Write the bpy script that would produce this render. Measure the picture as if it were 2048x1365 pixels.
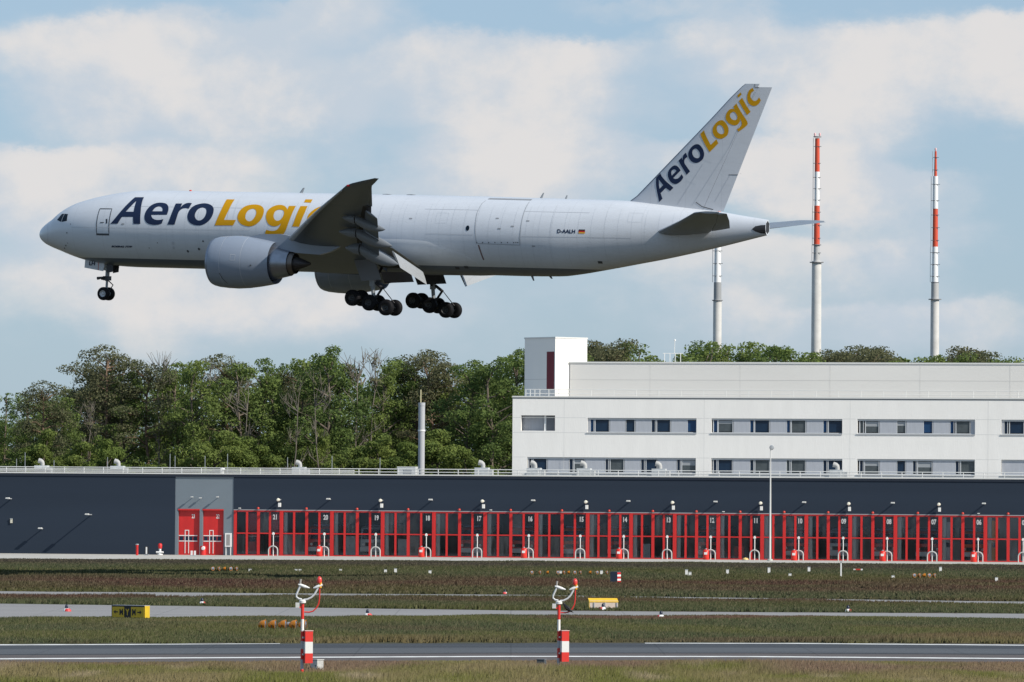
import bpy, bmesh, math, random
import numpy as np
from mathutils import Vector, Matrix
R = math.radians
for o in list(bpy.data.objects): bpy.data.objects.remove(o)
sc = bpy.context.scene
col = sc.collection

# ---------------------------------------------------------------- camera
FPX = 12000.0                       # focal length in pixels of the 2048 wide photograph
CAM = Vector((0.0, 0.0, 6.3))       # a viewing mound beside the field
PITCH = math.atan(317.5 / FPX); ROLL = R(0.40)
fw = Vector((0, math.cos(PITCH), math.sin(PITCH)))
up0 = Vector((0, -math.sin(PITCH), math.cos(PITCH))); rt0 = Vector((1, 0, 0))
rt = rt0 * math.cos(ROLL) + up0 * math.sin(ROLL)
up = up0 * math.cos(ROLL) - rt0 * math.sin(ROLL)
cd = bpy.data.cameras.new('camera'); cam = bpy.data.objects.new('camera', cd); col.objects.link(cam)
cd.sensor_width = 36.0; cd.lens = FPX / 2048 * 36.0; cd.clip_start = 1.0; cd.clip_end = 20000
cam.matrix_world = Matrix(((rt.x, up.x, -fw.x, CAM.x), (rt.y, up.y, -fw.y, CAM.y), (rt.z, up.z, -fw.z, CAM.z), (0, 0, 0, 1)))
sc.camera = cam
def ray(px, py): return rt * ((px - 1024) / FPX) + up * ((682.5 - py) / FPX) + fw
def at(px, py, D):                  # a measured direction at a chosen distance -> a point in the world
    k = ray(px, py); return CAM + k * (D / k.y)
def gnd(px, py, z=0.0):
    k = ray(px, py); return CAM + k * ((z - CAM.z) / k.z)

# ---------------------------------------------------------------- sky, sun, exposure
SUN_AZ = R(57); SUN_EL = R(36)      # azimuth: to the right of straight behind the camera
sun_dir = Vector((math.sin(SUN_AZ) * math.cos(SUN_EL), -math.cos(SUN_AZ) * math.cos(SUN_EL), math.sin(SUN_EL)))
sd = bpy.data.lights.new('sun', 'SUN'); sd.energy = 5.0; sd.angle = R(0.53); sd.color = (1.0, 0.935, 0.83)
sun = bpy.data.objects.new('sun', sd); col.objects.link(sun)
sun.rotation_euler = sun_dir.to_track_quat('Z', 'Y').to_euler()
sun.location = (200, -200, 300)
world = bpy.data.worlds.new('World'); sc.world = world; world.use_nodes = True
wn = world.node_tree; wn.nodes.clear()
class NT:                            # tiny node helper
    def __init__(s, t): s.t = t
    def n(s, kind, ins=None, **kw):
        nd = s.t.nodes.new(kind)
        for k, v in kw.items(): setattr(nd, k, v)
        for k, v in (ins or {}).items():
            if isinstance(v, bpy.types.NodeSocket): s.t.links.new(v, nd.inputs[k])
            else: nd.inputs[k].default_value = v
        return nd
    def m(s, op, a, b=0.0, c=0.0, clamp=False):
        nd = s.t.nodes.new('ShaderNodeMath'); nd.operation = op; nd.use_clamp = clamp
        for i, v in enumerate((a, b, c)):
            if isinstance(v, bpy.types.NodeSocket): s.t.links.new(v, nd.inputs[i])
            else: nd.inputs[i].default_value = v
        return nd.outputs[0]
    def mix(s, f, a, b):
        nd = s.t.nodes.new('ShaderNodeMix'); nd.data_type = 'RGBA'
        for i, v in ((0, f), (6, a), (7, b)):
            if isinstance(v, bpy.types.NodeSocket): s.t.links.new(v, nd.inputs[i])
            else: nd.inputs[i].default_value = v if i == 0 else (tuple(v) + (1,))[:4]
        return nd.outputs[2]
    def rng(s, v, a, b, c=0.0, d=1.0, smooth=False):
        nd = s.t.nodes.new('ShaderNodeMapRange'); nd.clamp = True
        if smooth: nd.interpolation_type = 'SMOOTHSTEP'
        s.t.links.new(v, nd.inputs[0])
        for i, x in enumerate((a, b, c, d)): nd.inputs[i + 1].default_value = x
        return nd.outputs[0]
    def noise(s, vec, scale, detail=2.0, rough=0.5, dist=0.0):
        nd = s.n('ShaderNodeTexNoise', {'Scale': scale, 'Detail': detail, 'Roughness': rough, 'Distortion': dist})
        if vec is not None: s.t.links.new(vec, nd.inputs['Vector'])
        return nd.outputs['Fac']
    def mapping(s, vec, scale=(1, 1, 1), loc=(0, 0, 0)):
        nd = s.n('ShaderNodeMapping', {'Scale': scale, 'Location': loc}); s.t.links.new(vec, nd.inputs['Vector']); return nd.outputs[0]
w = NT(wn)
sky = w.n('ShaderNodeTexSky', sky_type='NISHITA'); sky.sun_disc = False
sky.sun_elevation = SUN_EL; sky.sun_rotation = math.atan2(sun_dir.x, sun_dir.y)
sky.altitude = 100; sky.air_density = 1.0; sky.dust_density = 0.6; sky.ozone_density = 2.5
tc = w.n('ShaderNodeTexCoord').outputs['Generated']
sep = w.n('ShaderNodeSeparateXYZ', {0: tc})
# cloud banks: soft fractal density over the whole dome, flattened, with a few heaps measured in the photograph
p12 = w.mapping(tc, (12, 12, 20))
warp = w.n('ShaderNodeTexNoise', {'Vector': p12, 'Scale': 1.1, 'Detail': 3.0})
pw = w.n('ShaderNodeMixRGB', {0: 0.16, 1: p12, 2: warp.outputs['Color']}, blend_type='ADD').outputs[0]
big = w.noise(pw, 0.85, 6.0, 0.52)
fine = w.noise(pw, 2.6, 8.0, 0.6)
dens = w.m('ADD', w.m('MULTIPLY', big, 0.72), w.m('MULTIPLY', fine, 0.28))
uu = w.m('MULTIPLY', sep.outputs[0], 12.0); vv = w.m('MULTIPLY', sep.outputs[2], 12.0)
wob = w.m('MULTIPLY', w.m('SUBTRACT', w.noise(p12, 2.4, 8.0, 0.62), 0.5), 0.34)
uo = w.m('ADD', uu, wob); vo = w.m('ADD', vv, w.m('MULTIPLY', w.m('SUBTRACT', w.noise(w.mapping(p12, (1, 1, 1), (3.1, 7.7, 1.3)), 2.8, 8.0, 0.62), 0.5), 0.20))
front = w.m('GREATER_THAN', sep.outputs[1], 0.0)
def heap(u0, v0, su, sup, sdn, amp):  # crisp top, long soft underside
    du = w.m('DIVIDE', w.m('SUBTRACT', uo, u0), su)
    dv = w.m('SUBTRACT', vo, v0)
    k = w.m('MAXIMUM', w.m('DIVIDE', dv, sup), w.m('DIVIDE', dv, -sdn))
    e = w.m('ADD', w.m('POWER', w.m('ABSOLUTE', du), 2.6), w.m('POWER', k, 3.0))
    g = w.m('POWER', 2.718, w.m('MULTIPLY', e, -1.0))
    return w.m('MULTIPLY', w.m('MULTIPLY', g, amp), front)
add = None
for h in [(-0.70, 0.895, 0.36, 0.060, 0.20, 0.34), (-0.44, 0.83, 0.10, 0.06, 0.08, 0.14), (0.00, 0.875, 0.27, 0.055, 0.22, 0.42), (0.62, 0.905, 0.27, 0.065, 0.22, 0.42), (1.03, 0.925, 0.13, 0.06, 0.16, 0.38),
          (-0.85, 0.650, 0.30, 0.035, 0.15, 0.34), (0.50, 0.690, 0.20, 0.03, 0.09, 0.26), (0.78, 0.62, 0.22, 0.04, 0.10, 0.22), (0.02, 0.68, 0.30, 0.04, 0.12, 0.20), (0.55, 0.50, 0.40, 0.04, 0.10, 0.18), (-0.60, 0.44, 0.55, 0.04, 0.12, 0.16), (0.75, 0.38, 0.35, 0.035, 0.10, 0.16),
          (-0.33, 0.985, 0.15, 0.022, 0.05, 0.22), (0.35, 0.995, 0.30, 0.02, 0.03, 0.12)]:
    g = heap(*h); add = g if add is None else w.m('ADD', add, g)
dens = w.m('ADD', w.m('ADD', w.m('MULTIPLY', dens, 0.8), 0.10), w.m('SUBTRACT', add, 0.07))
mask = w.rng(dens, 0.475, 0.665, 0.0, 0.95, True)
billow = w.noise(w.mapping(pw, (1, 1, .8), (5.2, 1.7, 8.8)), 3.4, 9.0, 0.6)
lit = w.rng(w.m('ADD', w.m('MULTIPLY', dens, 0.45), w.m('MULTIPLY', billow, 0.8)), 0.60, 0.82, 0.0, 1.0, True)
ccol = w.mix(lit, (5.55, 6.25, 7.05), (7.65, 7.42, 7.32))
skc = w.n('ShaderNodeMixRGB', {0: 1.0, 1: sky.outputs[0], 2: (0.88, 0.97, 1.14, 1)}, blend_type='MULTIPLY').outputs[0]
skc = w.mix(0.62, skc, (3.95, 5.38, 6.85))   # thin high veil over the blue
allc = w.mix(mask, skc, ccol)
bg = w.n('ShaderNodeBackground', {'Color': allc, 'Strength': 0.1})
w.n('ShaderNodeOutputWorld', {'Surface': bg.outputs[0]})
sc.view_settings.view_transform = 'Standard'; sc.view_settings.look = 'None'
sc.view_settings.exposure = 0.0; sc.view_settings.gamma = 1.0
sc.render.engine = 'CYCLES'
sc.cycles.max_bounces = 6; sc.cycles.transparent_max_bounces = 16
# ---------------------------------------------------------------- helpers
random.seed(7); rng = np.random.default_rng(11)
MATS = {}
def mat(name, color, rough=0.6, metal=0.0, spec=0.5, var=0.0, vscale=3.0, bump=0.0, bscale=20.0, coat=0.0, stretch=(1, 1, 1), emis=None):
    if name in MATS: return MATS[name]
    m = bpy.data.materials.new(name); m.use_nodes = True; t = m.node_tree; t.nodes.clear(); k = NT(t)
    b = k.n('ShaderNodeBsdfPrincipled', {'Base Color': tuple(color) + (1,), 'Roughness': rough, 'Metallic': metal, 'Specular IOR Level': spec, 'Coat Weight': coat})
    if var or bump:
        oc = k.mapping(k.n('ShaderNodeTexCoord').outputs['Object'], stretch)
        if var:
            nz = k.noise(oc, vscale, 5.0, 0.6)
            lo = tuple(c * (1 - var) for c in color); hi = tuple(min(1, c * (1 + var)) for c in color)
            t.links.new(k.mix(k.rng(nz, 0.3, 0.7), lo, hi), b.inputs['Base Color'])
        if bump:
            bp = k.n('ShaderNodeBump', {'Strength': bump, 'Distance': 0.05, 'Height': k.noise(oc, bscale, 4.0)})
            t.links.new(bp.outputs[0], b.inputs['Normal'])
    if emis: b.inputs['Emission Color'].default_value = tuple(emis[:3]) + (1,); b.inputs['Emission Strength'].default_value = emis[3]
    k.n('ShaderNodeOutputMaterial', {'Surface': b.outputs[0]})
    MATS[name] = m; return m

def obj(name, me, m=None, parent=None, loc=None, rot=None, scale=None, label=None, cat=None, group=None, kind=None):
    o = bpy.data.objects.new(name, me); col.objects.link(o)
    if m is not None and me is not None and not me.materials:
        for q in (m if isinstance(m, (list, tuple)) else [m]): me.materials.append(q)
    if parent is not None: o.parent = parent
    if loc is not None: o.location = loc
    if rot is not None: o.rotation_euler = rot
    if scale is not None: o.scale = scale
    tag(o, label, cat, group, kind); return o
def tag(o, label=None, cat=None, group=None, kind=None):
    for k, v in (('label', label), ('category', cat), ('group', group), ('kind', kind)):
        if v: o[k] = v
    return o
def thing(name, label, cat, loc=(0, 0, 0), rz=0.0, group=None, parent=None):
    return obj(name, None, None, parent, loc, (0, 0, rz), None, label, cat, group)
def copy_tree(o, parent=None):
    c = o.copy(); col.objects.link(c); c.parent = parent
    for ch in o.children: copy_tree(ch, c)
    return c
def mesh(vs, fs, smooth=False, name='shape'):
    me = bpy.data.meshes.new(name); me.from_pydata([tuple(v) for v in vs], [], [tuple(f) for f in fs]); me.update()
    if smooth: me.polygons.foreach_set('use_smooth', [True] * len(me.polygons))
    return me
class MB:
    def __init__(s): s.v = []; s.f = []
    def add(s, vs, fs): n = len(s.v); s.v += [tuple(v) for v in vs]; s.f += [tuple(i + n for i in f) for f in fs]; return s
    def box(s, x0, x1, y0, y1, z0, z1):
        return s.add([(x0, y0, z0), (x1, y0, z0), (x1, y1, z0), (x0, y1, z0), (x0, y0, z1), (x1, y0, z1), (x1, y1, z1), (x0, y1, z1)],
                     [(0, 3, 2, 1), (4, 5, 6, 7), (0, 1, 5, 4), (1, 2, 6, 5), (2, 3, 7, 6), (3, 0, 4, 7)])
    def tube(s, pts, rad, n=8, cap=True):
        pts = [Vector(p) for p in pts]; rad = rad if isinstance(rad, (list, tuple)) else [rad] * len(pts)
        vs = []; prev = None
        for i, p in enumerate(pts):
            d = (pts[min(i + 1, len(pts) - 1)] - pts[max(i - 1, 0)]).normalized()
            a = prev if prev is not None else (Vector((1, 0, 0)) if abs(d.x) < 0.9 else Vector((0, 1, 0)))
            a = (a - d * a.dot(d)).normalized(); b = d.cross(a); prev = a
            for j in range(n):
                t = 2 * math.pi * j / n; vs.append(p + (a * math.cos(t) + b * math.sin(t)) * rad[i])
        fs = []
        for i in range(len(pts) - 1):
            for j in range(n): fs.append((i * n + j, i * n + (j + 1) % n, (i + 1) * n + (j + 1) % n, (i + 1) * n + j))
        if cap: fs.append(tuple(range(n - 1, -1, -1))); fs.append(tuple((len(pts) - 1) * n + j for j in range(n)))
        return s.add(vs, fs)
    def prism(s, poly, y0, y1):      # polygon in x,z extruded along y
        n = len(poly)
        return s.add([(x, y0, z) for x, z in poly] + [(x, y1, z) for x, z in poly],
                     [tuple(range(n)), tuple(range(2 * n - 1, n - 1, -1))] + [(i, i + n, (i + 1) % n + n, (i + 1) % n) for i in range(n)])
    def revolve(s, prof, n=24, axis='z', c=(0, 0, 0)):   # profile of (along axis, radius)
        vs = []
        for a, r_ in prof:
            for j in range(n):
                t = 2 * math.pi * j / n; p = (r_ * math.cos(t), r_ * math.sin(t))
                v = {'z': (p[0], p[1], a), 'x': (a, p[0], p[1]), 'y': (p[1], a, p[0])}[axis]
                vs.append((v[0] + c[0], v[1] + c[1], v[2] + c[2]))
        m = len(prof)
        fs = [(i * n + j, i * n + (j + 1) % n, (i + 1) * n + (j + 1) % n, (i + 1) * n + j) for i in range(m - 1) for j in range(n)]
        return s.add(vs, fs)
    def loft(s, rings, cap=True, closed=True):
        n = len(rings[0]); vs = [p for r_ in rings for p in r_]
        fs = [(i * n + j, i * n + (j + 1) % n, (i + 1) * n + (j + 1) % n, (i + 1) * n + j) for i in range(len(rings) - 1) for j in range(n if closed else n - 1)]
        if cap: fs.append(tuple(range(n - 1, -1, -1))); fs.append(tuple((len(rings) - 1) * n + j for j in range(n)))
        return s.add(vs, fs)
    def me(s, smooth=False, fix=True, merge=False):
        me = mesh(s.v, s.f, smooth)
        if fix:
            bm = bmesh.new(); bm.from_mesh(me)
            if merge: bmesh.ops.remove_doubles(bm, verts=bm.verts, dist=1e-4)
            bmesh.ops.recalc_face_normals(bm, faces=bm.faces)
            if smooth:
                for e in bm.edges:
                    if len(e.link_faces) == 2 and e.calc_face_angle(0) > .9: e.smooth = False
            bm.to_mesh(me); bm.free()
        return me
def smooth_by_angle(me, deg=35):
    me.polygons.foreach_set('use_smooth', [True] * len(me.polygons))
    bm = bmesh.new(); bm.from_mesh(me)
    for e in bm.edges:
        if len(e.link_faces) == 2 and e.calc_face_angle(0) > R(deg): e.smooth = False
    bm.to_mesh(me); bm.free(); return me
UNIT = MB().box(-.5, .5, -.5, .5, -.5, .5).me()
UNITS = {}
def box(name, x0, x1, y0, y1, z0, z1, m, parent=None, **kw):     # alike boxes share one mesh per material
    if m.name not in UNITS: UNITS[m.name] = UNIT.copy(); UNITS[m.name].materials.append(m)
    return obj(name, UNITS[m.name], None, parent, ((x0 + x1) / 2, (y0 + y1) / 2, (z0 + z1) / 2), None, (x1 - x0, y1 - y0, z1 - z0), **kw)
def text_me(s, size, bold=0.0, shear=0.0, wide=1.0):               # filled lettering in the x,z plane, origin at its lower left
    c = bpy.data.curves.new('lettering', 'FONT'); c.body = s; c.size = size; c.offset = bold; c.shear = shear; c.resolution_u = 3
    o = bpy.data.objects.new('lettering', c); col.objects.link(o); bpy.context.view_layer.update()
    me = bpy.data.meshes.new_from_object(o.evaluated_get(bpy.context.evaluated_depsgraph_get()))
    bpy.data.objects.remove(o); bpy.data.curves.remove(c)
    for v in me.vertices: v.co = (v.co.x * wide, 0, v.co.y)
    return me
def poly_me(paths):                                                # outlines (x,z,corner flag) with holes -> flat filled mesh in x,z
    c = bpy.data.curves.new('outline', 'CURVE'); c.dimensions = '2D'; c.fill_mode = 'BOTH'
    for p in paths:
        pts = flatten(p); sp = c.splines.new('POLY'); sp.points.add(len(pts) - 1); sp.use_cyclic_u = True
        for i, (x, z) in enumerate(pts): sp.points[i].co = (x, z, 0, 1)
    o = bpy.data.objects.new('outline', c); col.objects.link(o); bpy.context.view_layer.update()
    me = bpy.data.meshes.new_from_object(o.evaluated_get(bpy.context.evaluated_depsgraph_get()))
    bpy.data.objects.remove(o); bpy.data.curves.remove(c)
    for v in me.vertices: v.co = (v.co.x, 0, v.co.y)
    return me
def flatten(p, sub=4):                                             # Catmull-Rom between corners
    n = len(p); out = []
    for i in range(n):
        a, b = p[i], p[(i + 1) % n]; o, d = p[i - 1], p[(i + 2) % n]
        if a[2]: o = (2 * a[0] - b[0], 2 * a[1] - b[1])
        if b[2]: d = (2 * b[0] - a[0], 2 * b[1] - a[1])
        if a[2] and b[2]: out.append((a[0], a[1])); continue
        for k in range(sub):
            t = k / sub
            out.append(tuple(.5 * (2 * a[q] + (b[q] - o[q]) * t + (2 * o[q] - 5 * a[q] + 4 * b[q] - d[q]) * t * t + (3 * a[q] - o[q] - 3 * b[q] + d[q]) * t ** 3) for q in (0, 1)))
    return out
def hermite(tab):
    xs = [a for a, _ in tab]; ys = [b for _, b in tab]; n = len(xs)
    h = [xs[i + 1] - xs[i] for i in range(n - 1)]; d = [(ys[i + 1] - ys[i]) / h[i] for i in range(n - 1)]
    m = [d[0]] + [0 if d[i - 1] * d[i] <= 0 else 2 * d[i - 1] * d[i] / (d[i - 1] + d[i]) for i in range(1, n - 1)] + [d[-1]]
    def g(x):
        x = min(max(x, xs[0]), xs[-1]); i = 0
        while i < n - 2 and x > xs[i + 1]: i += 1
        t = (x - xs[i]) / h[i]
        return ys[i] * (1 + 2 * t) * (1 - t) ** 2 + m[i] * h[i] * t * (1 - t) ** 2 + ys[i + 1] * t * t * (3 - 2 * t) + m[i + 1] * h[i] * t * t * (t - 1)
    return g
WHITE = mat('white_paint', (.80, .80, .78), .45); RED = mat('red_paint', (.57, .020, .018), .45, var=.12, vscale=2)
BLACK = mat('black_rubber', (.012, .012, .014), .6); STEEL = mat('galvanised_steel', (.45, .47, .48), .45, .6, var=.2, vscale=4)
YELLOW = mat('yellow_paint', (.72, .45, .02), .45, var=.1); GREY = mat('grey_paint', (.32, .34, .36), .5, var=.1)
# ---------------------------------------------------------------- ground, pavements, grass
def ground_mat():
    m = bpy.data.materials.new('meadow_soil'); m.use_nodes = True; t = m.node_tree; t.nodes.clear(); k = NT(t)
    pos = k.n('ShaderNodeNewGeometry').outputs['Position']
    a = k.noise(k.mapping(pos, (.02, .05, 1)), 1.0, 6, .6); b = k.noise(k.mapping(pos, (.25, .25, 1)), 1.0, 6, .7)
    c = k.mix(k.rng(a, .42, .62, 0, 1, True), (.066, .072, .040), (.092, .062, .050))
    c = k.mix(k.rng(b, .35, .75), c, (.080, .078, .050))
    bs = k.n('ShaderNodeBsdfPrincipled', {'Base Color': c, 'Roughness': .95, 'Specular IOR Level': .1})
    k.n('ShaderNodeOutputMaterial', {'Surface': bs.outputs[0]}); return m
GM = ground_mat()
obj('ground', mesh([(-900, 100, 0), (900, 100, 0), (2500, 6000, 0), (-2500, 6000, 0)], [(0, 1, 2, 3)]), GM, kind='structure')

def paving(name, base, alt, rough, sc_=(.05, .6, 1), spec=.5):
    m = bpy.data.materials.new(name); m.use_nodes = True; t = m.node_tree; t.nodes.clear(); k = NT(t)
    pos = k.n('ShaderNodeNewGeometry').outputs['Position']
    a = k.noise(k.mapping(pos, sc_), 1.0, 5, .6); b = k.noise(pos, 3.0, 6, .7)
    c = k.mix(k.rng(a, .35, .65), base, alt); c = k.mix(k.m('MULTIPLY', k.rng(b, .4, .8), .35), c, tuple(x * .7 for x in base))
    sx_ = k.n('ShaderNodeSeparateXYZ', {0: pos}).outputs[0]; jt = k.m('LESS_THAN', k.m('FRACT', k.m('DIVIDE', sx_, 6.3)), .012); c = k.mix(k.m('MULTIPLY', jt, .45), c, tuple(x * .5 for x in base))
    pt = k.noise(k.mapping(pos, (.11, .35, 1), (4, 9, 0)), 1.0, 2, .4); c = k.mix(k.m('MULTIPLY', k.rng(pt, .60, .64), .3), c, tuple(x * .6 for x in base))
    bs = k.n('ShaderNodeBsdfPrincipled', {'Base Color': c, 'Roughness': rough, 'Specular IOR Level': spec})
    k.n('ShaderNodeOutputMaterial', {'Surface': bs.outputs[0]}); return m
def ribbon(name, top, bot, z, m, **kw):   # rows measured at matching columns; laid flat on the field
    vs = [gnd(x, y, z) for x, y in bot] + [gnd(x, y, z) for x, y in top]; n = len(bot)
    return obj(name, mesh(vs, [(i, i + 1, n + i + 1, n + i) for i in range(n - 1)]), m, kind='structure', **kw)
X = (-250, 0, 540, 1024, 1500, 2048, 2300)
def rows(*r): return list(zip(X, r))
ASPH = paving('taxiway_asphalt', (.038, .041, .046), (.054, .057, .062), .75, (.02, .35, 1), .3); SHO = paving('shoulder_asphalt', (.080, .066, .063), (.098, .082, .076), .9)
OLD = paving('old_asphalt', (.22, .213, .21), (.275, .266, .262), .9, (.03, .5, 1)); CONC = paving('apron_concrete', (.42, .40, .36), (.50, .475, .43), .85, (.1, .4, 1))
LINE = mat('road_marking_paint', (.70, .70, .68), .7, var=.35, vscale=.9)
ribbon('taxiway', rows(1289.5, 1289, 1288, 1287, 1287, 1289, 1290), rows(1311, 1310.5, 1308.5, 1307, 1307, 1310, 1311), .02, ASPH)
ribbon('taxiway_centre_strip', rows(1298.5, 1298, 1297, 1295.5, 1295.5, 1298, 1299), rows(1309.4, 1309, 1307.4, 1306, 1306, 1308.6, 1309.6), .026, paving('worn_asphalt', (.074, .078, .084), (.092, .096, .102), .75, (.015, .5, 1), .3))
ribbon('taxiway_shoulder', rows(1310.8, 1310.3, 1308.3, 1306.8, 1306.8, 1309.8, 1310.8), rows(1327, 1326, 1324, 1322, 1322, 1326, 1327), .016, SHO)
ribbon('taxiway_edge_line', rows(1317.5, 1317, 1314.3, 1312.2, 1312.6, 1316.7, 1317.5), rows(1320.3, 1319.2, 1316.3, 1314.1, 1314.5, 1318.7, 1319.5), .024, LINE)
ribbon('taxiway_edge_line', [(-250, 1289.6), (0, 1289.4), (250, 1288.6), (560, 1287.2)], [(-250, 1291.2), (0, 1291), (250, 1290), (560, 1287.9)], .024, LINE)
ribbon('taxiway_edge_line', [(1290, 1286.2), (1600, 1286.6), (2048, 1290), (2300, 1291)], [(1290, 1287.2), (1600, 1288), (2048, 1291.6), (2300, 1292.6)], .024, LINE)
ribbon('service_road', rows(1205, 1208, 1215, 1221.5, 1225, 1228, 1229), rows(1238, 1237, 1236, 1234, 1235, 1240, 1242), .02, OLD)
ribbon('old_track', rows(1182, 1183, 1187, 1190, 1196.5, 1204, 1207), rows(1192.5, 1192.5, 1195, 1195.5, 1200.5, 1212, 1216), .02, OLD)
# station front plane: axis u runs right and a little nearer, w runs into the building
FA = R(10.0); F0 = at(467, 1112, 655); F0.z = 0.0
eu = Vector((math.cos(FA), -math.sin(FA), 0)); ew = Vector((math.sin(FA), math.cos(FA), 0))
def fac(px, py, wd=0.0):              # point of the plane w = wd seen at a column and row -> (u, z)
    k = ray(px, py); t = ((F0 + ew * wd - CAM).dot(ew)) / k.dot(ew); p = CAM + k * t
    return (p - F0).dot(eu), p.z
vs = [F0 + eu * a + ew * b + Vector((0, 0, .03)) for a, b in ((-45, -60), (-15, -56), (6, -46), (40, -32), (100, -24), (100, 2), (-45, 2))]
obj('apron', mesh(vs, [tuple(range(len(vs)))]), CONC, kind='structure')

def field(x, y, seed, sx, sy):
    r_ = np.random.default_rng(seed); s = np.zeros_like(x)
    for i in range(9):
        a = r_.uniform(.5, 2.6); s += np.sin(x * a / sx + r_.uniform(0, 6.3) + r_.uniform(-1, 1) * y / sy) * np.sin(y * r_.uniform(.5, 2.6) / sy + r_.uniform(0, 6.3)) / 3
    return s
GRASS_M = bpy.data.materials.new('grass_blades'); GRASS_M.use_nodes = True
_k = NT(GRASS_M.node_tree); GRASS_M.node_tree.nodes.clear()
_c = _k.n('ShaderNodeVertexColor', layer_name='Col').outputs[0]
_d = _k.n('ShaderNodeBsdfDiffuse', {'Color': _c}); _t = _k.n('ShaderNodeBsdfTranslucent', {'Color': _c})
_m = _k.n('ShaderNodeMixShader', {0: .3, 1: _d.outputs[0], 2: _t.outputs[0]}); _k.n('ShaderNodeOutputMaterial', {'Surface': _m.outputs[0]})
G1 = np.array((.122, .132, .055)); G2 = np.array((.190, .160, .080)); RB = np.array((.168, .100, .078)); DK = np.array((.088, .104, .055)); STRAW = np.array((.34, .28, .18)); LUSH = np.array((.185, .195, .058)); PINKY = np.array((.250, .175, .125))
def grass(name, label, Y0, Y1, dens, h0, h1, bw, colour, keep=None, taper=None, vary=.2, margin=1.06):
    half = Y1 * .0905 * margin; n = int((Y1 - Y0) * 2 * half * dens)
    y = rng.uniform(Y0, Y1, n); x = rng.uniform(-half, half, n); ok = np.abs(x) < y * .0905 * margin
    if keep is not None: ok &= keep(x, y)
    x, y = x[ok], y[ok]; n = len(x)
    hf = np.clip(.5 + .35 * field(x, y, 5, 6, 8), .15, 1)
    cols = colour(x, y) * rng.uniform(1 - vary, 1 + vary, (n, 1))
    B = 3; X_ = np.repeat(x, B) + rng.normal(0, .09, n * B); Y_ = np.repeat(y, B) + rng.normal(0, .09, n * B)
    hf = hf * (1 if taper is None else np.clip(taper(x, y), 0, 1)); H = np.repeat(h0 + (h1 - h0) * hf, B) * rng.uniform(.5, 1.15, n * B); A = rng.uniform(-1.35, 1.35, n * B)
    ln = rng.normal(0, .28, (n * B, 2)) * H[:, None] + np.array((.10, 0)) * H[:, None]
    v = np.zeros((n * B, 3, 3)); hx = np.cos(A) * bw * .5; hy = np.sin(A) * bw * .5
    v[:, 0] = np.stack((X_ - hx, Y_ - hy, np.zeros_like(X_)), 1); v[:, 1] = np.stack((X_ + hx, Y_ + hy, np.zeros_like(X_)), 1)
    v[:, 2] = np.stack((X_ + ln[:, 0], Y_ + ln[:, 1], H), 1)
    c = np.repeat(cols, B, 0); tip = rng.random(n * B) < .22
    C_ = np.ones((n * B, 3, 4)); C_[:, :, :3] = c[:, None, :]; C_[tip, 2, :3] = C_[tip, 2, :3] * .4 + STRAW * .5
    me = bpy.data.meshes.new(name); N = n * B
    me.vertices.add(N * 3); me.vertices.foreach_set('co', v.reshape(-1)); me.loops.add(N * 3); me.loops.foreach_set('vertex_index', np.arange(N * 3, dtype=np.int32))
    me.polygons.add(N); me.polygons.foreach_set('loop_start', np.arange(0, N * 3, 3, dtype=np.int32)); me.polygons.foreach_set('loop_total', np.full(N, 3, dtype=np.int32))
    ca = me.color_attributes.new('Col', 'FLOAT_COLOR', 'POINT'); ca.data.foreach_set('color', C_.reshape(-1)); me.update(); me.validate()
    nv = np.repeat(rng.normal(0, .22, (N, 3)), 3, 0); nv[:, 2] = 1.0; nv /= np.linalg.norm(nv, axis=1)[:, None]; me.normals_split_custom_set_from_vertices(nv.tolist())
    return obj(name, me, GRASS_M, label=label, cat='grass', kind='stuff')
def yline(tab, z=0.0):               # ground distance of a measured edge as a function of x
    P = [gnd(a, b, z) for a, b in tab]; xs = [p.x for p in P]; ys = [p.y for p in P]
    return lambda x: np.interp(x, xs, ys)
near_edge = yline(rows(1331, 1330, 1328, 1326, 1326, 1330, 1331)); far_edge = yline(rows(1288.5, 1288, 1287, 1286, 1286, 1288, 1289))
road_n = yline(rows(1237, 1237, 1235, 1232, 1232.5, 1239, 1241)); road_f = yline(rows(1205, 1208, 1215, 1221.5, 1225, 1228, 1229))
trk_n = yline(rows(1192.5, 1192.5, 1195, 1195.5, 1200.5, 1212, 1216)); trk_f = yline(rows(1182, 1183, 1187, 1190, 1196.5, 1204, 1207))
def mixc(a, b, t): t = np.clip(t, 0, 1)[:, None]; return a * (1 - t) + b * t
def c_near(x, y):
    f1 = field(x, y, 21, 2.2, 9); c = mixc(LUSH, G2 * 1.45, .5 + 1.0 * f1); c = mixc(c, STRAW * 1.1, field(x, y, 28, 1.2, 6) * 1.2 - .5)
    return mixc(c, PINKY, (.75 + .8 * field(x, y, 22, 3, 6)) * np.clip((y - 212) / 9, 0, 1))
def c_mid(x, y):
    c = mixc(G1 * 1.0, DK * 1.05, .5 + 1.1 * field(x, y, 23, 4, 12)); c = mixc(c, G2 * .95, field(x, y, 29, 9, 10) * 1.2 - .3); return mixc(c, RB * .95, field(x, y, 24, 9, 12) * 1.5 - .35)
def c_far(x, y):
    c = mixc(DK, G1 * .8, .4 + .9 * field(x, y, 25, 12, 26)); band = np.exp(-((y - 445 - x * .25) / 34) ** 2) + .8 * np.exp(-((y - 376 - x * .1) / 9) ** 2)
    c = mixc(c, RB * .62, band * (.85 + .5 * field(x, y, 26, 10, 16))); return mixc(c, np.array((.075, .068, .056)), np.exp(-((y - 585) / 30) ** 2))
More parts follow.
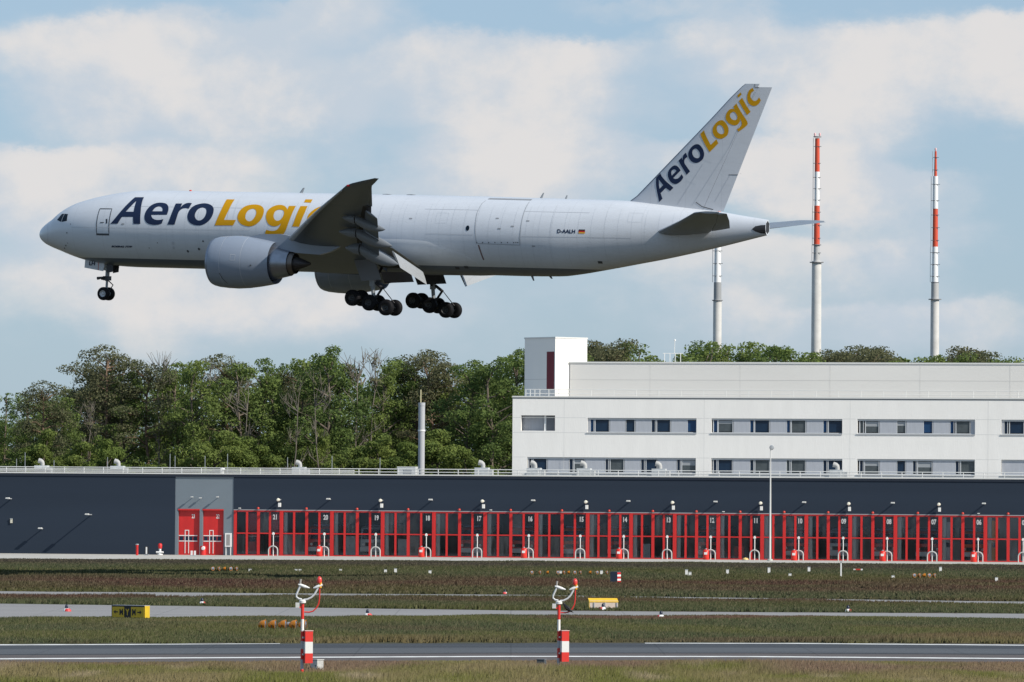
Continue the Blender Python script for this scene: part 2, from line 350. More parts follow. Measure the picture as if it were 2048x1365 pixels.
grass('meadow_grass', 'tall seeding grass in front of the near taxiway', 200, 246, 46, .12, .52, .05, c_near, lambda x, y: y < near_edge(x) + 1.6 * field(x, y, 61, 1.1, 5), lambda x, y: (near_edge(x) - y) / 9)
grass('meadow_grass', 'green grass strip between the taxiway and the grey service road', 255, 345, 24, .09, .34, .08, c_mid, lambda x, y: (y > far_edge(x) + .5 + .8 * field(x, y, 62, 1.3, 5)) & (y < road_n(x) + 2.5 * field(x, y, 63, 1.6, 9)), lambda x, y: (road_n(x) - y) / 12 + .25 * field(x, y, 31, 4, 9), .14)
grass('meadow_grass', 'narrow reddish grass strip between service road and old track', 318, 425, 14, .10, .32, .10, c_far, lambda x, y: (y > road_f(x) + 1 + field(x, y, 64, 2, 9)) & (y < trk_n(x) + 3 * field(x, y, 65, 2, 12)))
def apron_clear(x, y):
    a = (x - F0.x) * eu.x + (y - F0.y) * eu.y; b = (x - F0.x) * ew.x + (y - F0.y) * ew.y
    return (y > trk_f(x) + 2 * field(x, y, 66, 3, 12)) & (b < np.interp(a, (-45, -15, 6, 40, 100), (-60, -56, -46, -32, -24)) + 2.5 * field(x, y, 67, 3, 20))
grass('meadow_grass', 'wide dark grass field stretching to the fire station', 355, 650, 4.6, .10, .34, .17, c_far, apron_clear, lambda x, y: (600 - y) / 70, .10)
# ---------------------------------------------------------------- fire station
ZR, ZD, ZT = 8.85, 4.94, 2.45
st = thing('fire_station', 'long low dark blue fire station with a row of red glazed bay doors', 'fire station', F0, -FA)
DARK = mat('anthracite_cladding', (.026, .037, .056), .85, spec=.15, var=.10, vscale=.25, stretch=(1, 1, 6)); CLAD = mat('grey_cladding', (.165, .20, .23), .55, var=.05, vscale=.3)
def door_glass(name, dust_sheen):  # dust film whose upright grey streaks also paint in reflections
    m = bpy.data.materials.new(name); m.use_nodes = True; m.node_tree.nodes.clear(); k = NT(m.node_tree)
    tr = k.n('ShaderNodeBsdfTransparent', {'Color': (.95, .97, .98, 1)}); gl = k.n('ShaderNodeBsdfGlossy', {'Color': (.55, .62, .72, 1), 'Roughness': .03}); df = k.n('ShaderNodeBsdfDiffuse', {'Color': (.30, .32, .34, 1)})
    nz = k.noise(k.mapping(k.n('ShaderNodeNewGeometry').outputs['Position'], (2.2, 2.2, .35)), 1.0, 4, .6)
    a = k.n('ShaderNodeMixShader', {0: k.n('ShaderNodeFresnel', {'IOR': 1.45}).outputs[0], 1: tr.outputs[0], 2: gl.outputs[0]})
    b = k.n('ShaderNodeMixShader', {0: k.m('MULTIPLY', k.rng(nz, .35, .7, .2, 1.0), dust_sheen), 1: a.outputs[0], 2: df.outputs[0]}); k.n('ShaderNodeOutputMaterial', {'Surface': b.outputs[0]}); return m
GLASSES = [door_glass('door_glass', .03), door_glass('door_glass_dust_sheen', .09), door_glass('door_glass_streaked', .17)]
WGL = mat('window_glass', (.008, .020, .042), .12, spec=.35, var=.6, vscale=.35); BLIND = mat('blue_blind_glass', (.014, .050, .125), .2, spec=.35)
CONCRETE = mat('column_concrete', (.46, .47, .43), .8, var=.15, vscale=.8); INNER = mat('garage_interior', (.15, .16, .18), .8, var=.3, vscale=.4)
ul, ug0, ug1, ur = fac(-160, 1040)[0], fac(350, 1040)[0], fac(467, 1040)[0], fac(2230, 1040)[0]
box('wall', ul, ug0, .0, .4, 0, ZR, DARK, st); 
doors = [(fac(356, 1040)[0], fac(399, 1040)[0]), (fac(405, 1040)[0], fac(447, 1040)[0])]
def holed(u0, u1, z0, z1, holes, th):            # wall slab with rectangular openings, as one clean shell
    us = sorted({u0, u1} | {h[0] for h in holes} | {h[1] for h in holes}); zs = sorted({z0, z1} | {h[2] for h in holes} | {h[3] for h in holes})
    full = lambda i, j: 0 <= i < len(us) - 1 and 0 <= j < len(zs) - 1 and not any(h[0] - 1e-6 < us[i] and us[i + 1] < h[1] + 1e-6 and h[2] - 1e-6 < zs[j] and zs[j + 1] < h[3] + 1e-6 for h in holes)
    b = MB(); q = lambda *p: b.add(p, [(0, 1, 2, 3)])
    for i in range(len(us) - 1):
        for j in range(len(zs) - 1):
            if not full(i, j): continue
            a, c, d, e = us[i], us[i + 1], zs[j], zs[j + 1]
            q((a, 0, d), (c, 0, d), (c, 0, e), (a, 0, e)); q((a, th, d), (a, th, e), (c, th, e), (c, th, d))
            if not full(i - 1, j): q((a, 0, d), (a, 0, e), (a, th, e), (a, th, d))
            if not full(i + 1, j): q((c, 0, d), (c, th, d), (c, th, e), (c, 0, e))
            if not full(i, j - 1): q((a, 0, d), (a, th, d), (c, th, d), (c, 0, d))
            if not full(i, j + 1): q((a, 0, e), (c, 0, e), (c, th, e), (a, th, e))
    return b.me(merge=True)
obj('wall', holed(ug0 + .003, ug1 - .003, 0, ZR - .01, [(a, b, 0.0, 4.98) for a, b in doors], .5), CLAD, st, (0, .06, 0), label='lighter grey wall section')
for (a, b), num in zip(doors, ('23', '22')):
    d = obj('sector_door', None, None, st, (a, .36, 0))
    box('door_leaf', .02, b - a - .02, 0, .1, .0, 4.9, RED, d); box('door_frame', 0, b - a, -.36, -.28, 4.9, 5.05, RED, d)
    W_ = b - a - .35
    for k in range(4): box('pane', .12 + k * W_ / 4, .12 + (k + .82) * W_ / 4, -.02, .02, 1.62, 2.05, WGL, d)
    for z_ in (1.5, 2.1): box('window_frame', .04, b - a - .3, -.025, .01, z_, z_ + .09, WHITE, d)
    for x_ in (.7, 1.1): box('wicket_trim', x_, x_ + .07, -.04, -.0, .2, 2.75, WHITE, d)
    box('wicket_trim', .7, 1.17, -.041, -.001, 2.68, 2.76, WHITE, d)
    obj('door_number', text_me(num, .62, .012, 0, .62), WHITE, d, (1.45, -.03, 4.05))
box('lintel_wall', ug1, ur, .0, .4, ZD + .1, ZR, DARK, st); box('lintel_trim', ug1, ur, -.02, .0, ZD + .02, ZD + .1, GREY, st)
box('coping', ul, ur, -.12, .55, ZR, ZR + .13, mat('coping_sheet', (.66, .66, .64), .5), st); box('coping_edge', ul, ur, -.08, .0, ZR - .28, ZR, mat('dark_flashing', (.012, .018, .032), .5), st)
box('roof', ul, ur, .4, 19.0, ZR - .45, ZR - .25, mat('roof_membrane', (.30, .30, .29), .9), st)
box('garage_floor', ug1, ur, .02, 16, -.05, .035, CONCRETE, st); box('back_wall', ug1, ur, 15.6, 16, .04, ZR - .46, INNER, st); box('end_wall', ug0, ug1, 6, 16, .04, ZR - .46, INNER, st)
posts = [563, 664, 765.5, 868, 970.5, 1073, 1175.5, 1262.3, 1349.7, 1436.8, 1524.6, 1612.8, 1700.5, 1791, 1880.6, 1971, 2062]
nums = ['21', '20', '19', '18', '17', '16', '15', '14', '13', '12', '11', '10', '09', '08', '07', '06', '05']
NW = dict(zip(['23', '22'] + nums, 'twenty-three twenty-two twenty-one twenty nineteen eighteen seventeen sixteen fifteen fourteen thirteen twelve eleven ten nine eight seven six five'.split()))
BAY = {}
prev = fac(471, 1040)[0]; box('door_post', prev - .18, prev + .14, -.05, .3, 0, ZD, RED, st)
for px, num in zip(posts, nums):
    a = prev; b = fac(px, 1040)[0]; prev = b; BAY[num] = (a, b); W_ = b - a
    d = obj('bay_door', None, None, st, (a, 0, 0)); tag(d, 'red framed glazed folding door numbered ' + NW[num])
    box('door_post', W_ - .20, W_ + .19, -.06, .32, .0, ZD, RED, d)
    for i, (q, hw) in enumerate(((.25, .115), (.5, .16), (.75, .115))): box('mullion', W_ * q - hw, W_ * q + hw, -.03, .12, .14, ZD - .16, RED, d)
    box('top_rail', .19, W_ - .2, -.02, .13, ZD - .16, ZD + .02, mat('dark_red_paint', (.33, .015, .015), .45), d); box('bottom_rail', .19, W_ - .2, -.02, .11, .04, .14, RED, d)
    for i in range(4):
        x0 = (.19 if i == 0 else W_ * i / 4 + (.16 if i == 2 else .115)); x1 = (W_ - .2 if i == 3 else W_ * (i + 1) / 4 - (.16 if i == 1 else .115))
        box('transom', x0, x1, -.025, .10, ZT - .06, ZT + .07, RED, d)
        box('pane', x0, x1, .03, .05, .14, ZT - .06, GLASSES[random.choice((0, 0, 1, 1, 2))], d); box('pane', x0, x1, .03, .05, ZT + .07, ZD - .16, GLASSES[random.choice((0, 0, 1, 1, 2))], d)
    obj('door_number', text_me(num, .72, .028, 0, .72), mat('number_grey_white', (.52, .52, .52), .6), d, (W_ - .95, -.04, 4.0))
    obj('beacon', MB().revolve([(0, .13), (.1, .15), (.2, .11), (.24, 0)], 10).me(True), mat('beacon_red', (.55, .05, .03), .3), d, (W_ * .5, -.2, ZD + .14))
    box('column', W_ + .20, W_ + .60, .30, .70, .04, ZR - .46, CONCRETE, d)
# ---- things inside the bays
def fire_truck(kind):
    body = {'red': mat('truck_red', (.42, .022, .018), .3, coat=.4), 'orange': mat('truck_orange', (.55, .09, .02), .35), 'grey': mat('truck_silver', (.40, .42, .43), .35, .3)}[kind]
    t = thing('fire_truck', '', 'fire truck', group='vehicles parked inside the bays')
    prof = [(0, .75), (-.12, 1.0), (-.1, 1.75), (.35, 3.0), (.9, 3.25), (7.5, 3.25), (7.5, .75)]
    obj('body', MB().add([(-1.3, y, z) for y, z in prof] + [(1.3, y, z) for y, z in prof], [tuple(range(7)), tuple(range(13, 6, -1))] + [(i, (i + 1) % 7, (i + 1) % 7 + 7, i + 7) for i in range(7)]).me(), body, t)
    obj('windscreen', MB().add([(-1.15, -.07, 1.85), (1.15, -.07, 1.85), (1.1, .30, 2.95), (-1.1, .30, 2.95)], [(0, 1, 2, 3)]).me(), WGL, t)
    box('bumper', -1.32, 1.32, -.35, .1, .5, .98, mat('bumper_white', (.6, .6, .58), .5), t); box('grille', -.8, .8, -.16, -.10, 1.1, 1.5, BLACK, t)
    for s in (-1, 1):
        obj('headlight', MB().revolve([(-.05, .14), (.02, .13), (.03, 0)], 12, 'y').me(True), mat('lamp_glass', (.75, .75, .7), .15), t, (s * 1.0, -.14, 1.28))
        obj('wheel', MB().revolve([(-.2, .1), (-.2, .5), (-.12, .56), (.12, .56), (.2, .5), (.2, .1)], 18, 'x').me(True), BLACK, t, (s * 1.1, 1.6, .56))
        obj('wheel', t.children[-1].data, None, t, (s * 1.1, 6.0, .56)); box('mirror', s * 1.38 - .1, s * 1.38 + .1, -.1, .05, 1.9, 2.4, BLACK, t)
    box('light_bar', -.9, .9, .6, .95, 3.25, 3.45, mat('blue_light', (.03, .04, .10), .3), t)
    return t
TR = {k: fire_truck(k) for k in ('red', 'orange', 'grey')}; used = set()
for num, px, dep, k, dsc in (('20', 637, .9, 'red', 'red fire truck with a large cab'), ('19', 738, 2.4, 'grey', 'silver fire truck'), ('17', 938, 1.4, 'red', 'red fire truck'), ('16', 1041, 1.5, 'red', 'red fire truck'), ('15', 1143, .8, 'orange', 'orange fire truck'),
                       ('14', 1236, 1.2, 'red', 'red fire truck'), ('12', 1412, 3.2, 'red', 'red fire truck'), ('10', 1588, 1.0, 'red', 'red fire truck'), ('09', 1676, 2.0, 'grey', 'silver fire truck'), ('08', 1766, 1.0, 'red', 'red fire truck'), ('07', 1853, 2.0, 'red', 'red fire truck'), ('06', 1945, 1.6, 'orange', 'orange fire truck')):
    o = TR[k] if k not in used else copy_tree(TR[k]); used.add(k)
    u_ = fac(px, 1080)[0]; o.location = F0 + eu * u_ + ew * (dep * .5 + .75); o.location.z = .04; o.rotation_euler = (0, 0, -FA); o['label'] = dsc + ' parked behind the glazed door numbered ' + NW[num]
LK = [('21', 503, .45, 1.15, 4.6, 'screen', mat('inner_red', (.30, .03, .04), .6), 'dark red inner door leaf hanging behind the glass of door twenty-one, left half'), ('21', 551, .45, .95, 4.6, 'screen', mat('inner_red', (.30, .03, .04)), 'dark red inner door leaf behind the glass of door twenty-one, right half'),
      ('07', 1893, .6, .9, 4.2, 'curtain', mat('pale_curtain', (.42, .42, .42), .8), 'pale hanging curtain behind the glass right of door post seven'), ('06', 1988, .6, .5, 4.4, 'banner', mat('orange_banner', (.55, .22, .03), .7), 'orange hanging banner behind the glass right of door post six'),
      ('19', 700, 1.2, 1.2, 2.2, 'locker', mat('locker_grey', (.38, .40, .40), .5), 'grey locker inside the bay left of door nineteen'), ('18', 805, 1.2, 1.0, 1.9, 'locker', mat('locker_grey', (.38, .40, .40)), 'grey locker inside the bay left of door eighteen'), ('13', 1292, 1.3, .9, 1.6, 'locker', mat('locker_grey', (.38, .40, .40)), 'grey locker inside the bay left of door thirteen'), ('11', 1478, 1.3, 1.1, 1.4, 'locker', mat('locker_red', (.36, .04, .03), .5), 'red locker inside the bay left of door eleven')]
for num, px, dep, wd_, h_, cat_, m_, lab in LK:
    u_ = fac(px, 1080, dep)[0]; t = thing('hanging_' + cat_ if h_ > 3 else 'locker', lab, cat_, F0 + eu * u_ + ew * dep + Vector((0, 0, .04)), -FA)
    box('body', -wd_ / 2, wd_ / 2, 0, .08 if h_ > 3 else .5, 0, h_, m_, t)
    if h_ > 3: box('window', -wd_ / 2 + .1, wd_ / 2 - .1, -.02, -.001, 1.5, 2.0, WGL, t); box('trim', -wd_ / 2, wd_ / 2, -.015, -.001, 2.05, 2.12, mat('locker_grey', (.38, .4, .4)), t)
    else: box('door', -wd_ / 2 + .05, -.02, -.02, -.001, .1, h_ - .1, m_, t); box('door', .02, wd_ / 2 - .05, -.02, -.001, .1, h_ - .1, m_, t); box('handle', -.06, -.03, -.04, -.02, h_ * .5, h_ * .5 + .15, BLACK, t)
# ---- wall lamps
def hood_lamp(name, u_, z_, arm, label):
    t = thing(name, label, 'wall lamp', F0 + eu * u_ + Vector((0, 0, z_)), -FA, 'lamps on the station wall')
    k = .5 if arm < .6 else .8
    obj('arm', MB().tube([(0, 0, 0), (0, -arm * .6, .02), (0, -arm, 0)], .08 * k, 6).me(), GREY, t)
    obj('lamp_head', MB().loft([[(x * .26 * k, -arm + y * k, z * k) for x, z in ((-1, 0), (1, 0), (.8, .18), (-.8, .18))] for y in (-.32, .25)]).me(), mat('lamp_housing', (.62, .62, .60), .4), t)
    return t
def flood_lamp(u_, z_, label):
    t = thing('flood_lamp', label, 'wall lamp', F0 + eu * u_ + Vector((0, 0, z_)), -FA, 'lamps on the station wall')
    obj('arm', MB().tube([(0, 0, 0), (0, -1.15, 0)], .09, 6).me(), GREY, t)
    obj('lamp_head', MB().revolve([(-.25, 0), (-.22, .13), (0, .19), (.18, .16), (.21, 0)], 12, 'y', (0, -1.2, 0)).me(True), mat('lamp_cream', (.82, .78, .66), .4), t)
    obj('loudspeaker', MB().loft([[(x * .13, -.25 + y * s, -.55 + z * .22) for x, z in ((-1, -1), (1, -1), (1, 1), (-1, 1))] for y, s in ((0, 1), (-.25, 1.4))]).me(), WHITE, t)
    return t
for num, px in (('21', 561), ('19', 765), ('17', 968.5), ('15', 1175), ('13', 1348), ('11', 1524), ('09', 1700), ('07', 1880)):
    flood_lamp(fac(px, 1000)[0], 6.12, 'cream flood lamp with a small speaker, above the post right of door %s' % NW[num])
for num, px in (('20', 661), ('18', 865), ('16', 1070), ('14', 1260), ('12', 1434), ('10', 1611), ('08', 1788), ('06', 1970)):
    hood_lamp('hooded_lamp', fac(px, 1000)[0], 6.2, 1.15, 'grey hooded arm lamp above the post right of door ' + NW[num])
for num, px in (('21', 481), ('16', 983), ('12', 1448), ('06', 1958)): hood_lamp('small_wall_lamp', fac(px, 1018)[0], 5.14, .4, 'small low lamp on the red door trim near door ' + NW[num])
for px, py, arm, l in ((183, 1030, 2.0, 'long arm lamp on the plain dark wall, casting a long slanted shadow'), (23, 998, 1.6, 'highest arm lamp on the plain dark wall near its left end'), (85, 1058, 1.0, 'smallest low arm lamp on the plain dark wall'),
                    (402, 997, .35, 'round lamp between the two arm lamps on the grey wall'), (386, 995, .5, 'arm lamp above red door twenty-three'), (437, 995, .5, 'arm lamp above red door twenty-two')):
    u_, z_ = fac(px, py); hood_lamp('hooded_lamp', u_, z_, arm, l)
u_, z_ = fac(23, 1042); t = thing('wall_box', 'pale upright box on the plain dark wall near its left end', 'box', F0 + eu * u_ + Vector((0, 0, z_)), -FA); box('case', -.11, .11, -.14, 0, -.25, .25, mat('pale_plastic', (.6, .58, .48), .5), t); box('lid', -.13, .13, -.17, -.14, .18, .27, GREY, t)
# ---- posts and equipment in front of the bays
def hoop_post():
    t = thing('hoop_guard_post', '', 'post', group='hoop guard posts in front of the bays')
    obj('pole', MB().tube([(0, .12, 0), (0, .12, 2.35)], .05, 8).me(True), WHITE, t); obj('head', MB().box(-.11, .11, -.02, .26, 2.3, 2.5).box(-.06, .06, .04, .2, 2.5, 2.58).me(), WHITE, t)
    h = [(-.5, 0, 0), (-.5, 0, .65)] + [(.5 * math.cos(a), 0, .65 + .42 * math.sin(a)) for a in [math.pi * (1 - i / 8) for i in range(1, 8)]] + [(.5, 0, .65), (.5, 0, 0)]
    obj('hoop', MB().tube(h, .068, 8).me(True), mat('hoop_white', (.50, .50, .48), .6), t); obj('bracket', MB().box(-.17, -.05, .02, .2, 1.45, 1.8).me(), BLACK, t)
    return t
def red_cylinder():
    t = thing('red_standpipe', '', 'standpipe', group='red standpipes beside the hoop guards')
    obj('barrel', MB().revolve([(0, .3), (.05, .33), (.95, .33), (1.08, .22), (1.1, 0)], 16).me(True), mat('signal_red', (.72, .03, .02), .4), t); obj('plate', MB().box(-.16, .16, -.36, -.32, .55, .8).me(), WHITE, t)
    obj('cap', MB().revolve([(1.1, .1), (1.2, .1), (1.22, 0)], 10).me(True), GREY, t); return t
hp = hoop_post(); rc = red_cylinder(); hu = ru = False
for num, px in zip(nums, (546, 648, 751, 852, 954, 1057, 1160, 1247, 1334, 1421, 1509, 1597, 1686, 1774, 1864, 1956, 2046)):
    o = copy_tree(hp) if hu else hp; hu = True
    o.location = F0 + eu * fac(px, 1100, -3)[0] - ew * 3 + Vector((0, 0, .03)); o.rotation_euler = (0, 0, -FA); o['label'] = 'white hoop guard and pole standing before door ' + NW[num]
    if num in ('20', '18', '16', '14', '12', '10', '08', '06'):
        o = copy_tree(rc) if ru else rc; ru = True
        o.location = F0 + eu * (fac(px - 8, 1100, -3)[0]) - ew * 3.3 + Vector((0, 0, .03)); o.rotation_euler = (0, 0, -FA); o['label'] = 'red standpipe drum beside the hoop guard before door ' + NW[num]
def on_apron(px, wd): return F0 + eu * fac(px, 1110, -wd)[0] - ew * wd + Vector((0, 0, .034))
t = thing('red_bollard', 'slim red post on the apron edge before the plain dark wall', 'bollard', on_apron(274, 9), -FA); obj('shaft', MB().revolve([(0, .14), (1.0, .14), (1.12, .17), (1.2, .12), (1.2, 0)], 12).me(True), RED, t); obj('cap', MB().revolve([(1.12, .19), (1.22, .19), (1.24, 0)], 12).me(True), GREY, t)
t = thing('striped_marker', 'small black and white marker board right of the slim red post', 'marker', on_apron(293, 9), -FA); box('board', -.2, .2, -.03, .03, .1, .95, BLACK, t); box('stripe', -.08, .08, -.045, -.03, .15, .9, WHITE, t); box('foot', -.25, .25, -.15, .15, 0, .1, GREY, t)
t = thing('hydrant', 'white hydrant with red top on the apron left of the red doors', 'hydrant', on_apron(320, 4), -FA)
obj('barrel', MB().revolve([(0, .3), (.12, .3), (.14, .14), (.7, .13), (.75, 0)], 12).me(True), WHITE, t); obj('bonnet', MB().revolve([(.7, .2), (1.1, .24), (1.25, .15), (1.28, 0)], 12).me(True), RED, t); obj('outlet', MB().tube([(-.4, -.1, .3), (.4, -.1, .3)], .1, 8).me(), WHITE, t)
t = thing('twin_marker_posts', 'pair of short white posts in front of the left red door', 'marker post', on_apron(386, 10), -FA); box('post', -.25, -.05, -.06, .06, 0, .55, WHITE, t); box('post', .1, .3, -.06, .06, 0, .55, WHITE, t); box('base_plate', -.3, .35, -.1, .1, 0, .06, GREY, t)
t = thing('notice_cabinet', 'white framed notice cabinet on the grey wall beside the first bay', 'cabinet', F0 + eu * fac(457, 1080)[0], -FA); box('frame', -.36, .36, -.16, .02, .95, 2.45, WHITE, t); box('pane', -.2, .2, -.175, -.16, 1.1, 2.3, mat('notice_grey', (.3, .29, .28), .4), t); box('leg', -.3, -.22, -.1, 0, 0, .95, WHITE, t); box('leg', .22, .3, -.1, 0, 0, .95, WHITE, t)
t = thing('red_extinguisher_cart', 'red drum with white lid between the two red doors', 'drum', on_apron(406, 1.2), -FA); obj('drum', MB().revolve([(0, .35), (.9, .35), (1.0, .3), (1.02, 0)], 14).me(True), RED, t); obj('lid', MB().revolve([(-.12, 0), (-.1, .18), (0, .22), (.06, 0)], 12, 'y', (.1, -.36, .75)).me(True), WHITE, t)
t = thing('yellow_mound', 'small pale yellow dome on the ground before door eleven', 'dome', on_apron(1491, 6), -FA); obj('dome', MB().revolve([(0, .32), (.1, .33), (.22, .24), (.3, 0)], 14).me(True), mat('pale_yellow', (.7, .5, .18), .5), t); obj('base', MB().revolve([(0, .37), (.05, .37), (.06, 0)], 14).me(True), GREY, t)
g = on_apron(1540, 9); t = thing('light_mast', 'tall thin white floodlight mast in front of doors ten and eleven', 'mast', (g.x, g.y, .03))
hz = at(1540, 897, g.y).z
obj('pole', MB().tube([(0, 0, 0), (0, 0, hz * .55), (0, 0, hz)], [.13, .09, .045], 10).me(True), mat('mast_white', (.60, .60, .58), .6), t); obj('lamp_head', MB().revolve([(-.1, 0), (-.08, .2), (.05, .26), (.12, 0)], 12, 'y', (.12, -.1, hz + .05)).me(True), GREY, t); obj('foot', MB().revolve([(0, .3), (.15, .3), (.2, .18)], 10).me(True), CONCRETE, t)
# ---- on the station roof
def vent_unit():
    t = thing('roof_ventilator', '', 'ventilator', group='ventilation units on the station roof')
    obj('housing', MB().box(-.75, .6, -.6, .6, 0, 1.2).me(), mat('hvac_grey', (.52, .54, .55), .5, .1, var=.15, vscale=2), t); obj('side_box', MB().box(.6, 1.0, -.5, .4, 0, .95).me(), mat('hvac_light', (.55, .56, .56), .45, .3), t)
    c = obj('cowl', MB().tube([(0, 0, 1.2), (0, 0, 1.45), (-.05, 0, 1.60), (-.18, 0, 1.72), (-.42, 0, 1.78)], [.22, .22, .25, .28, .30], 12, cap=False).me(True), mat('cowl_grey_white', (.40, .40, .39), .6), t)
    obj('opening', MB().revolve([(0, .28), (.01, 0)], 12, 'x', (-.42, 0, 1.78)).me(), BLACK, c)
    box('duct', -1.25, -.75, -.35, .35, .0, .45, STEEL, t); return t
vu = vent_unit(); first = True
for px, wd, sc_, l in ((85, 3, 1.0, 'grey roof ventilator farthest left above the plain dark wall'), (237, 3, 1.0, 'grey roof ventilator above the plain dark wall, second from the left'), (600, 3.5, 1.0, 'grey roof ventilator above door twenty near bare forest trunks'), (966, 3, 1.05, 'grey roof ventilator just left of the white building'),
                   (1070, 3, 1.05, 'grey roof ventilator before the left end of the lower window band'), (1170, 3, 1.05, 'grey roof ventilator above door fifteen before the lower window band'), (1320, 3, 1.05, 'grey roof ventilator above door thirteen before the lower window band'), (1675, 3, 1.05, 'grey roof ventilator above door nine, farthest right')):
    o = vu if first else copy_tree(vu); first = False
    o.location = F0 + eu * fac(px, 945, wd)[0] + ew * wd + Vector((0, 0, ZR - .25)); o.rotation_euler = (0, 0, -FA); o.scale = (sc_ * 1.05, sc_, sc_ * .93); o['label'] = l
t = thing('roof_hatch_box', 'plain pale metal box on the station roof beside the grey flue', 'box', F0 + eu * fac(815, 945, 3)[0] + ew * 3 + Vector((0, 0, ZR - .25)), -FA); box('case', -1.0, 1.0, -.7, .7, 0, 1.15, mat('hvac_pale', (.62, .63, .63), .4, .2), t); box('lid', -1.04, 1.04, -.74, .74, 1.15, 1.22, WHITE, t); box('door', -.3, .6, -.73, -.70, .1, 1.0, GREY, t)
t = thing('roof_vent_pipe', 'small white mushroom vent on the roof above the grey wall', 'vent', F0 + eu * fac(445, 945, 3)[0] + ew * 3 + Vector((0, 0, ZR - .25)), -FA); obj('pipe', MB().tube([(0, 0, 0), (0, 0, .8)], .16, 10).me(True), WHITE, t); obj('cap', MB().revolve([(.75, .3), (.9, .26), (1.0, .1), (1.02, 0)], 12).me(True), WHITE, t); box('curb', -.5, .5, -.4, .4, 0, .35, STEEL, t)
t = thing('roof_railing', 'white double rail guard running along the station roof edge', 'railing', F0 + ew * 1.3 + Vector((0, 0, ZR - .25)), -FA)
RAIL = mat('rail_white', (.68, .68, .66), .5)
for z_ in (.62, .95): obj('rail', MB().tube([(ul + .5, 0, z_), (ur - .5, 0, z_)], .05, 6).me(), RAIL, t)
pm = MB().tube([(0, 0, 0), (0, 0, .97)], .045, 6).me(); pm.materials.append(RAIL)
for i in range(int((ur - ul - 1) / 2.2)): obj('post', pm, None, t, (ul + .6 + i * 2.2, .0, 0))
t = thing('cable_tray', 'white cable tray on the roof over the plain dark wall', 'cable tray', F0 + ew * 2.2 + Vector((0, 0, ZR - .25)), -FA)
for z_ in (.45, .72): box('tray', ul + 1, fac(700, 945)[0], -.2, .2, z_, z_ + .10, RAIL, t)
for i in range(14): box('support', ul + 2 + i * 3.0, ul + 2.1 + i * 3.0, -.15, .15, 0, .45, STEEL, t)
for i, px in enumerate((33, 50, 108, 215, 340, 350, 410, 455, 575, 664, 760)):
    p = F0 + eu * fac(px, 930, 4)[0] + ew * 4; hh = fac(px, (918, 905, 921, 915, 908, 912, 912, 908, 915, 912, 916)[i], 4)[1] - ZR + .25
    t = thing('lightning_rod', 'thin lightning rod on the station roof, number %d of the rods from the left' % (i + 1), 'rod', (p.x, p.y, ZR - .25), 0, 'lightning rods on the roof'); t['label'] = ('first', 'second', 'third', 'fourth', 'fifth', 'sixth', 'seventh', 'eighth', 'ninth', 'tenth', 'eleventh')[i] + ' thin lightning rod from the left on the station roof'
    obj('rod', MB().tube([(0, 0, .1), (0, 0, hh)], .035, 5).me(), STEEL, t); box('foot', -.18, .18, -.18, .18, 0, .1, CONCRETE, t)
# ---------------------------------------------------------------- white office block
OW = 20.0
of = thing('office_building', 'white rendered office block with long recessed window bands behind the fire station', 'building', F0 + ew * OW, -FA)
RENDER_ = mat('white_render', (.83, .81, .775), .9, var=.03, vscale=.9, stretch=(1, 1, .18), bump=.25, bscale=8); PANEL = mat('ribbed_grey_panel', (.40, .42, .46), .5, var=.08, vscale=3, stretch=(8, 1, .3)); FRAME = mat('window_frame_grey', (.52, .54, .56), .5)
WGREY = mat('grey_reflection_glass', (.055, .065, .070), .12, spec=.5, var=.5, vscale=.6); BLINDM = mat('blind_slats', (.30, .32, .34), .7)  # first glass has the grey of a reflection put into its colour
zt = fac(1500, 797, OW)[1]; U = lambda px: fac(px, 850, OW)[0]
zz = {'u': (fac(1500, 867.5, OW)[1], fac(1500, 837.5, OW)[1]), 'l': (fac(1500, 948.5, OW)[1], fac(1500, 917, OW)[1]), 'g': (fac(1500, 864, OW)[1], fac(1500, 833, OW)[1])}
bands = [('g', 1042, 1110, []),
 ('u', 1175, 1393, [(1180.6, 1186.7, 1), (1190.3, 1217.4, 0), (1251.7, 1268.5, 0), (1302.8, 1309.4, 0), (1313.5, 1339.6, 0), (1374.8, 1391.8, 1)]),
 ('u', 1423, 1684.5, [(1427, 1434, 1), (1436.7, 1464.4, 0), (1500, 1506.6, 1), (1509.7, 1537.7, 0), (1573.3, 1579.6, 1), (1583, 1610.2, 0), (1646.3, 1653, 1), (1656.9, 1684, 0)]),
 ('u', 1715, 1950, [(1719.8, 1725.8, 0), (1731.1, 1756.7, 0), (1794.1, 1810.2, 0), (1847.1, 1864, 1), (1900.4, 1907, 1), (1912.2, 1939.1, 0)]),
 ('u', 2003, 2190, [(2008.5, 2014.3, 0), (2019.5, 2046.7, 0), (2085, 2100, 0)]),
 ('l', 1055, 1392, [(1058, 1063, 0), (1067, 1093, 0), (1139, 1145.4, 0), (1148.8, 1168, 0), (1211.2, 1216.2, 0), (1220.8, 1246.9, 0), (1282.3, 1288, 0), (1292.6, 1313.5, 0), (1354.3, 1360, 0), (1364.1, 1391.8, 0)]),
 ('l', 1423, 1685, [(1427, 1432.7, 0), (1436.7, 1463.9, 0), (1500.5, 1506.6, 0), (1510.5, 1538.2, 0), (1573.3, 1579, 0), (1583, 1610, 0), (1646.8, 1653, 0), (1656.9, 1684.5, 0)]),
 ('l', 1715, 1950, [(1719.8, 1725.8, 0), (1729.8, 1757.2, 0), (1794.4, 1810.2, 0), (1826, 1831.8, 0), (1835.8, 1863.5, 0), (1911.4, 1917.5, 0), (1922, 1949.1, 0)]),
 ('l', 2003, 2190, [(2120, 2140, 0)])]
oL, oR = U(1025), U(2230); holes = []
